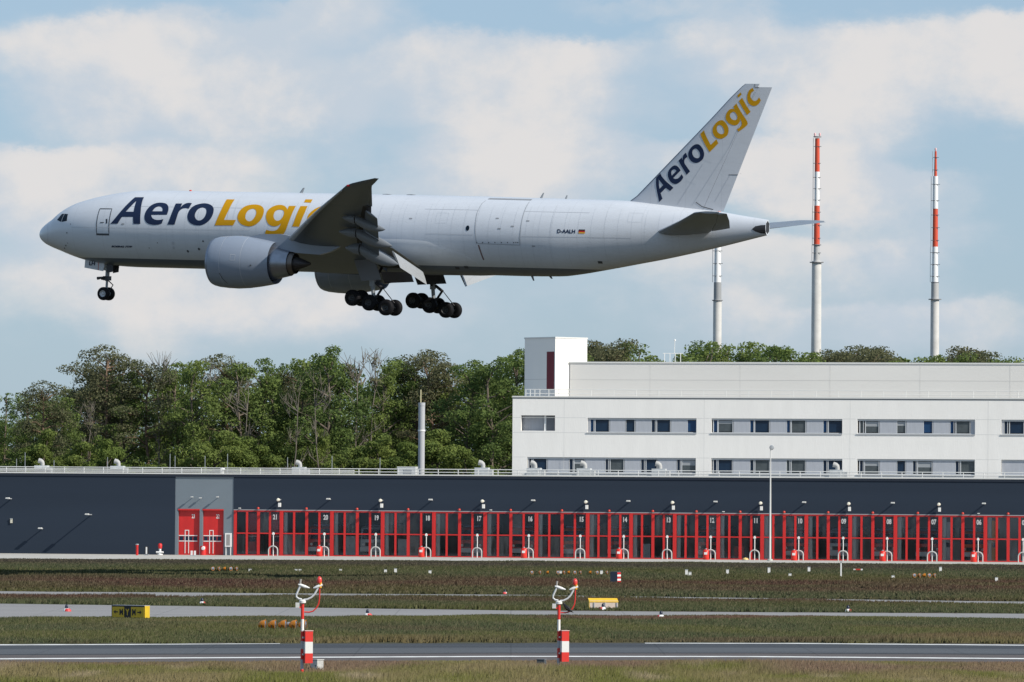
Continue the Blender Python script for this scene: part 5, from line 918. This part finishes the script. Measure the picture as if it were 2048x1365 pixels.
    if s < 0:
        decal('oil_port', [(ex + 4.05 + .07 * math.cos(t), ez - .25 + .07 * math.sin(t)) for t in range(6)], SEAM, en, .02, .1, cowl_y)
        seam('placard', [(ex + 2.35, ez + .55), (ex + 2.75, ez + .55), (ex + 2.75, ez + .12), (ex + 2.35, ez + .12)], .03, FAINT, True, .02, en, cowl_y); seam('strake_line', [(ex + 1.35, ez - .9), (ex + 1.5, ez - 1.3), (ex + 1.75, ez - 1.7)], .05, SEAM, False, .015, en, cowl_y)
        obj('strake', MB().prism([(21.9, -1.2), (23.2, -.9), (23.4, -1.25)], ey + 1.35, ey + 1.40).me(), NACM, en)
    # main landing gear
    gx, gy, gz = 32.7, s * 5.5, -5.47
    mg = obj('main_landing_gear', smooth_by_angle(MB().tube([(gx - .15, gy, -2.2), (gx - .12, gy, -4.2)], .24, 14).tube([(gx - .12, gy, -4.1), (gx + .02, gy, gz + .1)], .15, 14).me()), LGEAR, ap)
    obj('truck_beam', MB().tube([(gx - 1.55, gy, gz + .36), (gx + 1.55, gy, gz - .36)], .17, 10).me(True), DARKM, mg)
    tyre = MB().revolve([(-.24, .30), (-.25, .45), (-.21, .58), (-.12, .635), (.12, .635), (.21, .58), (.25, .45), (.24, .30)], 28, 'y').me(True); rim = MB().revolve([(-.20, 0), (-.17, .10), (-.12, .14), (-.13, .24), (-.22, .30), (-.24, .30), (.24, .30), (.22, .3), (.13, .24), (.12, .12), (.2, 0)], 28, 'y').me(True)
    for k in (-1, 0, 1):
        obj('axle', MB().tube([(gx + k * 1.45, gy - .75, gz - k * .34), (gx + k * 1.45, gy + .75, gz - k * .34)], .09, 8).me(), DARKM, mg)
        for l in (-1, 1):
            wl = obj('wheel', tyre, TYRE, mg, (gx + k * 1.45, gy + l * .78, gz - k * .34)); 
            obj('wheel_rim', rim, mat('rim_dark' , (.045, .047, .05), .5, .3), mg, (gx + k * 1.45, gy + l * .78, gz - k * .34))
    obj('drag_brace', MB().tube([(gx + .1, gy, -3.9), (gx + .75, gy, -4.35)], .12, 8).tube([(gx + .72, gy, -4.3), (gx + .15, gy, gz + .35)], .10, 8).me(), DARKM, mg); obj('side_brace', MB().tube([(gx - .1, gy, -4.0), (gx - .3, gy - s * 1.9, -2.7)], .11, 8).me(), DARKM, mg)
    obj('tilt_rod', MB().tube([(gx + .7, gy, -4.25), (gx + 1.75, gy + .1, gz + .02)], .035, 6).me(), DARKM, mg)
    if s < 0: obj('strut_door', MB().add([(x, gy - .35 + d, z) for d in (0, .08) for x, z in ((31.0, -2.05), (32.78, -2.0), (33.48, -3.66), (31.75, -3.81))], [(0, 1, 2, 3), (7, 6, 5, 4), (0, 4, 5, 1), (1, 5, 6, 2), (2, 6, 7, 3), (3, 7, 4, 0)]).me(), mat('gear_door_grey', (.17, .175, .19), .5), mg)
    else: obj('strut_door', MB().add([(x, gy + .35 + d, z) for d in (0, .08) for x, z in ((31.0, -2.05), (32.78, -2.0), (33.48, -3.66), (31.75, -3.81))], [(0, 1, 2, 3), (7, 6, 5, 4), (0, 4, 5, 1), (1, 5, 6, 2), (2, 6, 7, 3), (3, 7, 4, 0)]).me(), mat('gear_door_grey', (.17, .175, .19), .5), mg)
    obj('bay_door', MB().add([(x, s * 3.0 + d, z) for d in (0, .07) for x, z in ((32.0, -3.0), (34.6, -3.0), (34.9, -3.75), (32.4, -3.9))], [(0, 1, 2, 3), (7, 6, 5, 4), (0, 4, 5, 1), (1, 5, 6, 2), (2, 6, 7, 3), (3, 7, 4, 0)]).me(), DARKM, mg)
for s in (-1, 1): make_wing(s)
# ---- fin, rudder
fz = [(1.6, 51.2, 59.35), (3.0, 51.85, 59.9), (3.35, 52.35, 60.04), (3.85, 52.85, 60.23), (6, 55.0, 61.07), (9, 58.0, 62.23), (11.9, 60.88, 63.36), (12.1, 61.15, 63.44)]
fle = hermite([(a, b) for a, b, _ in fz]); fte = hermite([(a, c) for a, _, c in fz])
hingef = lambda z: 57.99 + (z - 2.45) * (62.33 - 57.99) / 9.65
def fin_half(x, z):
    c = fte(z) - fle(z); k = min(.999, max(.002, (x - fle(z)) / c)); return -c * foil(k, .095)
def fsec(z, k0, k1, n=10):
    c = fte(z) - fle(z); xi = [k0 + (k1 - k0) * (1 - math.cos(math.pi * i / n)) / 2 for i in range(n + 1)]
    return [(fle(z) + c * k, -c * foil(k, .095), z) for k in xi] + [(fle(z) + c * k, c * foil(k, .095), z) for k in xi[::-1]]
kf = lambda z: (hingef(z) - fle(z)) / (fte(z) - fle(z))
zs_ = [1.9, 2.6, 3.0, 3.35, 3.85, 5, 6.5, 8, 9.5, 11, 11.9, 12.1]
fin = obj('vertical_fin', smooth_by_angle(MB().loft([fsec(z, .0005, kf(z) - .0015) for z in zs_]).me()), FINM, ap)
obj('rudder', smooth_by_angle(MB().loft([fsec(z, kf(z) + .0015, .999) for z in (2.3, 5, 8, 11, 11.85)]).me()), FINM, fin)
obj('fin_leading_edge', smooth_by_angle(MB().loft([[(fle(z) + k * c - .03, sg * (c * foil(k, .095) + .012), z) for c in [fte(z) - fle(z)] for k, sg in ((.022, -1), (.008, -1), (.001, 0), (.008, 1), (.022, 1))] for z in zs_[2:]], cap=False, closed=False).me()), mat('erosion_strip', (.16, .19, .25), .4, .5), fin)
for i, (ch, ps) in enumerate(FIN_LETTERS): obj('letter', wrap(poly_me(ps), .015, .3, fin_half), NAVY if i < 4 else GOLD, fin, label='letter %s of the fin lettering' % ch)
for L, wd_ in (([(57.1, 2.7), (60.0, 7.2), (62.0, 11.5)], .03), ([(55.9, 2.75), (57.9, 5.9)], .025), ([(60.9, 5.2), (61.0, 5.2)], .02), ([(54.5, 5.4), (55.6, 5.1)], .02), ([(58.9, 3.0), (60.1, 5.1)], .025), ([(56.6, 4.6), (57.4, 4.3)], .02), ([(58.5, 8.4), (59.4, 7.9)], .02), ([(57.4, 6.4), (58.6, 6.0)], .02)): seam('panel_joint', L, wd_, FAINT, False, .012, fin, fin_half)
seam('rudder_tab_gap', [(60.0, 5.1), (60.72, 5.1)], .05, SEAM, False, .012, fin, fin_half); seam('fin_root_gap', [(57.4, 2.95), (57.9, 2.62), (58.8, 2.4)], .06, SEAM, False, .02, fin, fin_half); seam('tip_gap', [(61.95, 12.08), (61.95, 11.82), (62.3, 11.82)], .05, SEAM, False, .015, fin, fin_half)
# ---- tailplanes
for s in (-1, 1):
    def hsec(y, xl, xt, z, t, k0, k1, zt_=None):
        c = xt - xl; xi = [k0 + (k1 - k0) * (1 - math.cos(math.pi * i / 9)) / 2 for i in range(10)]; zt2 = z if zt_ is None else zt_; inc = lambda k: z + (zt2 - z) * k
        return [(xl + c * k, s * y, inc(k) + c * foil(k, t)) for k in xi] + [(xl + c * k, s * y, inc(k) - c * foil(k, t)) for k in xi[::-1]]
    S_ = [(.6, 54.2, 60.3, .55, .11, .85), (2.2, 55.25, 61.1, .62, .11, .95), (6.5, 58.7, 62.8, 1.3, .10, 1.43), (10.2, 61.4, 64.1, 1.86, .09, 1.86), (10.75, 62.2, 64.25, 1.92, .08, 1.92)]
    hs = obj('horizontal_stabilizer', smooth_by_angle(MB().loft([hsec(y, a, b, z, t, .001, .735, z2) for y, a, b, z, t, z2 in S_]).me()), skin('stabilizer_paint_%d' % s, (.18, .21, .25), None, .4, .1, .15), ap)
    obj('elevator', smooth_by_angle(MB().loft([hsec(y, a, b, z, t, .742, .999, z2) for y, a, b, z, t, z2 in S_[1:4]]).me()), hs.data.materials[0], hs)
# ---- nose gear
ng = obj('nose_landing_gear', smooth_by_angle(MB().tube([(6.25, 0, -2.5), (6.2, 0, -4.25)], .17, 12).tube([(6.2, 0, -4.1), (6.15, 0, -5.27)], .10, 12).me()), LGEAR, ap)
tyre = MB().revolve([(-.18, .26), (-.2, .38), (-.16, .48), (-.09, .535), (.09, .535), (.16, .48), (.2, .38), (.18, .26)], 28, 'y').me(True); rim = MB().revolve([(-.19, 0), (-.17, .09), (-.10, .12), (-.11, .2), (-.18, .26), (-.2, .27), (.2, .27), (.18, .26), (.1, .2), (.17, .09), (.19, 0)], 28, 'y').me(True)
for l in (-1, 1): obj('wheel', tyre, TYRE, ng, (6.15, l * .42, -5.27)); obj('wheel_rim', rim, mat('rim_light', (.48, .5, .52), .4, .3), ng, (6.15, l * .42, -5.27))
obj('axle', MB().tube([(6.15, -.5, -5.27), (6.15, .5, -5.27)], .07, 8).me(), DARKM, ng); obj('torque_link', MB().tube([(6.3, 0, -4.2), (6.75, 0, -4.55), (6.45, 0, -5.0)], .05, 6).me(), DARKM, ng); obj('steering_unit', MB().box(5.95, 6.45, -.25, .25, -4.2, -3.85).me(), DARKM, ng)
obj('taxi_light', MB().tube([(6.1, -.35, -3.95), (5.5, -.35, -4.05)], [.07, .13], 10).tube([(6.1, .35, -3.95), (5.5, .35, -4.05)], [.07, .13], 10).me(), DARKM, ng); obj('drag_strut', MB().tube([(6.2, 0, -3.5), (6.9, 0, -2.6)], .10, 8).me(), DARKM, ng)
for l in (-1, 1):
    nd = obj('gear_door', MB().add([(x, l * .62 + d, z) for d in (-.03, .03) for x, z in ((4.5, -2.5), (6.3, -2.75), (6.15, -3.47), (4.45, -3.22))], [(0, 1, 2, 3), (7, 6, 5, 4), (0, 4, 5, 1), (1, 5, 6, 2), (2, 6, 7, 3), (3, 7, 4, 0)]).me(), FINM, ng)
    obj('rear_door', MB().add([(x, l * .5 + d, z) for d in (-.02, .02) for x, z in ((6.4, -2.75), (7.0, -2.9), (6.95, -3.5), (6.45, -3.6))], [(0, 1, 2, 3), (7, 6, 5, 4), (0, 4, 5, 1), (1, 5, 6, 2), (2, 6, 7, 3), (3, 7, 4, 0)]).me(), DARKM, ng)
fit_text('LH', 4.87, -3.02, .55, .32, NAVY, 'door_lettering', .03, .1, lambda x, z: -.66, ng); seam('door_stripe', [(5.72, -2.72), (5.72, -3.40)], .05, mat('stripe_red', (.5, .1, .06), .5), False, .01, ng, lambda x, z: -.66)
# ---------------------------------------------------------------- airfield equipment
def sensor_mast(label, px, row, pxtop, rowtop):
    b = gnd(px, row); t = thing('visibility_sensor_mast', label, 'sensor mast', b, group='visibility sensors beside the taxiway')
    H = at(px, rowtop, b.y).z; k = H / 3.42; t.scale = (k, k, k)
    MR = mat('mast_red', (.66, .035, .025), .4); MW = mat('mast_band_white', (.74, .73, .70), .5)
    for z0, z1, m in ((0, .2, MR), (.2, .55, mat('mast_band_grey', (.42, .42, .44), .6)), (.55, .92, MR), (.92, 1.2, mat('mast_band_grey', (.42, .42, .44))), (1.2, 1.55, MR), (1.55, 1.98, MW), (1.98, 2.52, MR)):  # lower pale bands are greyer than the top one
        obj('pole_section', MB().tube([(0, 0, z0), (0, 0, z1)], .058, 12).me(True), m, t)
    P3 = lambda x, y: Vector(((x - 263) / 325.0, 0, (1249 - y) / 318.0))
    obj('hub', MB().revolve([(2.52, .05), (2.56, .12), (2.64, .12), (2.68, .05), (2.68, 0)], 12).me(True), MW, t)
    arms = (([(255, 395), (215, 388), (188, 365), (192, 335), (222, 270), (236, 245)]), ([(275, 400), (320, 395), (368, 370), (405, 330), (435, 275), (450, 250)]))
    for A_ in arms: obj('arm', MB().tube([P3(*p) for p in A_], .036, 8).me(True), mat('arm_grey_white', (.60, .61, .62), .45), t)
    for A_, rr in (([(212, 228), (235, 232), (290, 252), (342, 266)], [.03, .055, .06, .02]), ([(492, 225), (465, 238), (425, 256), (386, 267)], [.04, .06, .06, .02])): obj('sensor_head', MB().tube([P3(*p) for p in A_], rr, 10).me(True), WHITE, t)
    obj('whisker', MB().tube([P3(232, 228), P3(240, 165)], .035, 6).me(), mat('whisker_grey', (.35, .33, .31), .6), t)
    obj('conduit', MB().tube([P3(285, 538), P3(340, 540), P3(385, 528), P3(425, 490), P3(450, 440), P3(458, 380), P3(460, 260)], .024, 8).me(True), MR, t)
    obj('lamp_base', MB().tube([P3(465, 262), P3(467, 195)], .055, 10).me(True), mat('lamp_amber', (.75, .36, .02), .4), t); obj('obstruction_lamp', MB().revolve([(0, .075), (.08, .09), (.17, .085), (.23, .04), (.245, 0)], 14).me(True), mat('obstruction_red', (.70, .06, .05), .25), t, P3(456, 210))
    bx = obj('junction_box', None, None, t); a, c = P3(183, 488), P3(228, 432); box('case', a.x, c.x, -.09, .09, a.z, c.z, mat('box_white', (.62, .62, .60), .5), bx); box('bracket', c.x, -.05, -.03, .03, a.z - .02, a.z + .03, MR, bx)
    cb = obj('striped_cabinet', None, None, t, (.215, -.1, 0), (0, 0, R(18)))
    for z0, z1, m in ((.42, .77, MR), (.77, 1.18, MW), (1.18, 1.56, MR)): box('cabinet_band', -.14, .14, -.12, .12, z0, z1, m, cb)
    box('cabinet_roof', -.155, .155, -.135, .135, 1.56, 1.585, mat('roof_pink', (.7, .45, .42), .5), cb); box('bracket', -.22, -.14, -.03, .03, .7, .76, GREY, cb); box('bracket', -.22, -.14, -.03, .03, 1.3, 1.36, GREY, cb)
    return t, P3, k, b
m1 = sensor_mast('red and white sensor mast in front of the yellow approach lights', 604, 1350, 604, 1158)
m2 = sensor_mast('red and white sensor mast with a black bird perched on its pipe', 1117, 1346, 1117, 1162)
# crow on the pipe of the right mast
t_, P3, k, b = m2; pp = b + P3(372, 520) * k
cr = thing('crow', 'black crow perched on the red pipe of the right sensor mast', 'bird', (pp.x, pp.y - .02, pp.z), 0); cr.scale = (1.12, 1.3, 1.12)
# body axis runs from the raised tail (upper left) down to the head (lower right)
spine = [(-.155, .262, .012, .03), (-.115, .205, .020, .04), (-.085, .165, .030, .05), (-.045, .125, .062, .066), (.0, .085, .072, .074), (.045, .05, .062, .064), (.075, .028, .045, .046), (.10, .012, .044, .044), (.122, -.005, .034, .036), (.135, -.018, .018, .02)]
rr = []
for i, (x, z, w_, h_) in enumerate(spine):
    a = Vector((spine[min(i + 1, 9)][0] - spine[max(i - 1, 0)][0], 0, spine[min(i + 1, 9)][1] - spine[max(i - 1, 0)][1])).normalized(); n = Vector((-a.z, 0, a.x))
    rr.append([Vector((x, 0, z)) + n * h_ * math.cos(2 * math.pi * j / 14) + Vector((0, 1, 0)) * w_ * math.sin(2 * math.pi * j / 14) for j in range(14)])
CROW = mat('crow_feathers', (.006, .006, .008), .6, var=.4, vscale=20); obj('body', MB().loft(rr).me(True), CROW, cr)
obj('beak', MB().tube([(.128, 0, -.012), (.16, 0, -.038), (.185, 0, -.062)], [.017, .012, .002], 8).me(True), mat('beak_grey', (.03, .03, .032), .4), cr)
for s in (-1, 1):
    obj('wing', MB().loft([[Vector((x, s * (w_ + .012), z)) + Vector((d[0], 0, d[1])) for d in ((-.02, .025), (.025, .02), (.02, -.03), (-.03, -.02))] for x, z, w_ in ((-.12, .215, .02), (-.04, .125, .06), (.04, .06, .055))]).me(True), CROW, cr)
    obj('leg', MB().tube([(.0, s * .03, .03), (-.01, s * .03, -.06)], .007, 6).tube([(-.01, s * .03, -.06), (.025, s * .03, -.065)], .005, 5).me(), mat('beak_grey', (.03, .03, .032)), cr)
    obj('eye', MB().revolve([(-.006, 0), (-.004, .005), (.004, .005), (.006, 0)], 8, 'y', (.115, s * .036, .008)).me(True), BLACK, cr)
# approach lights beside the left mast
def approach_light(size=1.0):
    t = thing('approach_light', '', 'approach light')
    AM = mat('lamp_ochre', (.55, .19, .006), .4, var=.15, vscale=6)
    obj('shell', MB().revolve([(-.22, .03), (-.20, .09), (-.05, .20), (.10, .235), (.14, .245), (.14, .215)], 20, 'x', (0, 0, .33)).me(True), AM, t); obj('lens', MB().revolve([(.12, .22), (.14, .12), (.15, 0)], 20, 'x', (0, 0, .33)).me(True), mat('lens_silver', (.40, .41, .44), .2, .8), t)
    obj('leg', MB().tube([(0, 0, 0), (0, 0, .15)], .03, 6).me(), BLACK, t); obj('yoke', MB().tube([(0, -.24, .33), (0, -.2, .12), (0, .2, .12), (0, .24, .33)], .018, 6).me(), BLACK, t); return t
al = approach_light(); first = True
for i, px in enumerate((525, 545, 565.5, 586.5, 606)):
    o = al if first else copy_tree(al); first = False
    p = gnd(px, 1266); o.location = (p.x, p.y, .04); o.rotation_euler = (0, 0, R(-11)); o['group'] = 'near approach lights'
    o['label'] = ('leftmost', 'second', 'third', 'fourth', 'rightmost')[i] + ' yellow approach light in the near row left of the sensor mast'
t = thing('flasher_unit', 'small grey flasher head behind the near yellow approach lights', 'lamp', gnd(576, 1264)); obj('head', MB().revolve([(-.1, .02), (-.05, .09), (.08, .11), (.1, 0)], 12, 'x', (0, 0, .36)).me(True), GREY, t); obj('leg', MB().tube([(0, 0, 0), (0, 0, .3)], .025, 6).me(), BLACK, t)
def far_lamps(pxs, row, D0, group, lab, sc_=.75):
    for i, px in enumerate(pxs):
        o = copy_tree(al); p = gnd(px, row); o.location = (p.x, p.y, .12); o.rotation_euler = (0, 0, R(-60 + 35 * (i % 3))); o.scale = (sc_,) * 3; o['group'] = group
        o['label'] = '%s small orange lamp from the left in the %s' % (ORD(i + 1), lab)
far_lamps((425, 437, 449, 461, 472), 1146, 520, 'far orange lamps on the left', 'far row before doors twenty-two and twenty-one', .68)
far_lamps((1063, 1079, 1095, 1115, 1127, 1137, 1149, 1160, 1180, 1194, 1213), 1153, 520, 'far orange lamps in the middle', 'far row above the right sensor mast', .60)
far_lamps((1828, 1838, 1848, 1858, 1868), 1160, 520, 'far orange lamps on the right', 'far row before door seven', .72)
# white stakes
def stake():
    t = thing('marker_stake', '', 'marker stake', group='white stakes in the field'); obj('post', MB().box(-.10, .10, -.06, .06, 0, .5).me(), mat('stake_white', (.74, .74, .72), .6), t); obj('cap', MB().box(-.11, .11, -.07, .07, .5, .56).me(), GREY, t); return t
sk = stake(); first = True
for i, (px, row, hp) in enumerate(((500, 1145, 7), (592, 1145, 6), (600, 1145, 6), (681, 1145, 5), (771, 1148, 9), (791, 1148, 11), (860, 1149, 8), (1121, 1151, 9), (1203, 1151, 10), (1373, 1154, 15), (1380, 1155, 11), (1455, 1151, 12), (1538, 1148, 13), (1580, 1156, 9), (1618, 1146, 12), (1682, 1155, 32), (1786, 1159, 8), (1881, 1145, 11), (1993, 1163, 8))):
    o = sk if first else copy_tree(sk); first = False; p = gnd(px, row); o.location = p; s_ = hp / (FPX / p.y) / .56; o.scale = (1.15 if hp < 20 else .6, 1, max(s_, .5)); o['label'] = ORD(i + 1) + ' white marker stake from the left in the far grass'
# striped board, long low orange marker
t = thing('striped_board', 'upright dark board with a red and white striped side in the far grass', 'board', gnd(1231, 1168), R(-30)); box('board', -.30, .30, -.28, .28, .05, .92, mat('board_slate', (.07, .08, .11), .5), t)
for i in range(5): box('stripe', .302, .31, -.27, .27, .08 + i * .16, .22 + i * .16, WHITE if i % 2 else RED, t)
for x_ in (-.2, .2): box('leg', x_ - .03, x_ + .03, -.1, .1, 0, .05, GREY, t)
p = gnd(1716, 1143); t = thing('low_red_marker', 'low red and white marker bar in the far grass before door nine', 'marker', p); box('bar', -.25, .25, -.1, .1, .05, .22, RED, t); box('end', -.42, -.25, -.1, .1, .05, .22, WHITE, t); box('end', .25, .42, -.1, .1, .05, .22, WHITE, t); box('foot', -.2, .2, -.06, .06, 0, .05, GREY, t)
# edge markers with dark lamps
def edge_marker():
    t = thing('taxiway_edge_marker', '', 'edge marker', group='edge markers along the service road')
    obj('base', MB().revolve([(0, .20), (.05, .20), (.17, .10), (.18, 0)], 14).me(True), WHITE, t); obj('red_flap', MB().revolve([(0, .21), (.05, .21), (.16, .12)], 14).me(True), mat('marker_red', (.6, .05, .05), .5), t, (.05, .04, 0)); obj('lamp', MB().revolve([(.16, .09), (.30, .085), (.37, .05), (.39, 0)], 12).me(True), mat('marker_navy', (.012, .014, .035), .3), t); return t
em = edge_marker(); first = True
for px, row, l, s_ in ((133, 1224, 'left of the black and yellow sign', 1), (404, 1210, 'right of the black and yellow sign on the far road edge', 1), (735, 1234, 'right of the left sensor mast at the near road edge', 1), (1206, 1221, 'in front of the yellow sign back', 1), (1322, 1237, 'right of the right sensor mast at the near road edge', 1), (1696, 1225, 'farthest right on the far road edge', 1), (1010, 1189, 'far off on the old track in the middle', .8)):
    o = em if first else copy_tree(em); first = False; p = gnd(px, row); o.location = (p.x, p.y, .02); o.scale = (s_,) * 3; o.rotation_euler = (0, 0, px * .7); o['label'] = 'dark domed edge marker ' + l
# guidance signs
p = gnd(256, 1239); t = thing('taxiway_sign', 'black and yellow taxiway sign with letters and two arrows', 'sign', (p.x, p.y, 0), R(-34))
SY = mat('sign_yellow', (.62, .42, .02), .5, var=.08); SB = mat('sign_black', (.010, .011, .014), .4)
Wd, z0, z1 = 2.15, .08, .70; box('case', -Wd / 2, Wd / 2, 0, .42, z0, z1, SB, t); box('end_plate', Wd / 2, Wd / 2 + .012, .0, .42, z0, z1, SY, t)
box('yellow_panel', -Wd / 2 + .05, -.25, -.012, 0, z0 + .02, z1 - .06, SY, t); box('yellow_panel', .20, Wd / 2 - .04, -.012, 0, z0 + .02, z1 - .06, SY, t); box('roof_trim', -Wd / 2, Wd / 2, -.02, .44, z1, z1 + .025, mat('trim_grey', (.35, .36, .4), .4), t)
for ch, x_, m in (('M', -.56, SB), ('Y', -.14, SY), ('M', .26, SB)): obj('sign_letter', text_me(ch, .44, .015, 0, .75), m, t, (x_, -.016 if m is SB else -.006, .22))
for x_, dr in ((-.78, -1), (.74, 1)): obj('arrow', MB().prism([(x_ - dr * .13, .34), (x_ + dr * .03, .34), (x_ + dr * .03, .27), (x_ + dr * .15, .37), (x_ + dr * .03, .47), (x_ + dr * .03, .40), (x_ - dr * .13, .40)], -.02, -.0125).me(), SB, t)
for x_ in (-.8, 0, .8): box('foot', x_ - .06, x_ + .06, .1, .3, 0, z0, GREY, t)
p = gnd(1208, 1219); t = thing('taxiway_sign', 'yellow taxiway sign seen from behind with pale back panel and struts', 'sign', (p.x, p.y, 0), R(12))
PK = mat('sign_back_pale', (.55, .46, .40), .6, var=.08); obj('case', MB().prism([(-.85, .05), (.83, .05), (.83, .50), (-.85, .50)], 0, .30).me(), PK, t)
obj('hood', MB().add([(-.88, -.02, .46), (.85, -.02, .46), (.85, .34, .64), (-.88, .34, .64), (-.88, -.02, .40), (.85, -.02, .40), (.85, .34, .40), (-.88, .34, .40)], [(0, 1, 2, 3), (0, 4, 5, 1), (1, 5, 6, 2), (2, 6, 7, 3), (3, 7, 4, 0), (7, 6, 5, 4)]).me(), YELLOW, t)
box('end_plate', -.875, -.852, -.01, .33, .04, .40, YELLOW, t)
for x_ in (-.6, .05, .75): box('strut', x_ - .03, x_ + .03, -.05, -.002, .05, .40, GREY, t)
for x_ in (-.6, .6): box('foot', x_ - .06, x_ + .06, .05, .25, 0, .05, GREY, t)
# boxes in the near grass
p = gnd(634, 1345); t = thing('utility_cabinet', 'small weathered grey cabinet in the grass right of the left sensor mast', 'cabinet', (p.x, p.y, 0), R(-40)); CM = mat('cabinet_grey', (.46, .46, .44), .6, var=.25, vscale=6)
box('case', -.16, .16, -.17, .17, .02, .44, CM, t); box('lid', -.18, .18, -.19, .19, .44, .475, CM, t); box('door', -.12, .12, -.178, -.17, .06, .40, mat('cabinet_door', (.5, .5, .48), .6, var=.3, vscale=8), t); box('handle', .07, .09, -.19, -.178, .2, .27, BLACK, t)
p = gnd(1083, 1341); t = thing('low_box', 'low dark box on a pale leg left of the right sensor mast', 'box', (p.x, p.y, 0), R(-20)); box('case', -.15, .15, -.12, .12, .22, .40, mat('box_slate', (.07, .08, .09), .6, var=.2, vscale=6), t); box('leg', -.05, .05, -.05, .05, 0, .22, CM, t); box('lid', -.165, .165, -.135, .135, .40, .42, mat('box_lid', (.2, .2, .21), .5), t)
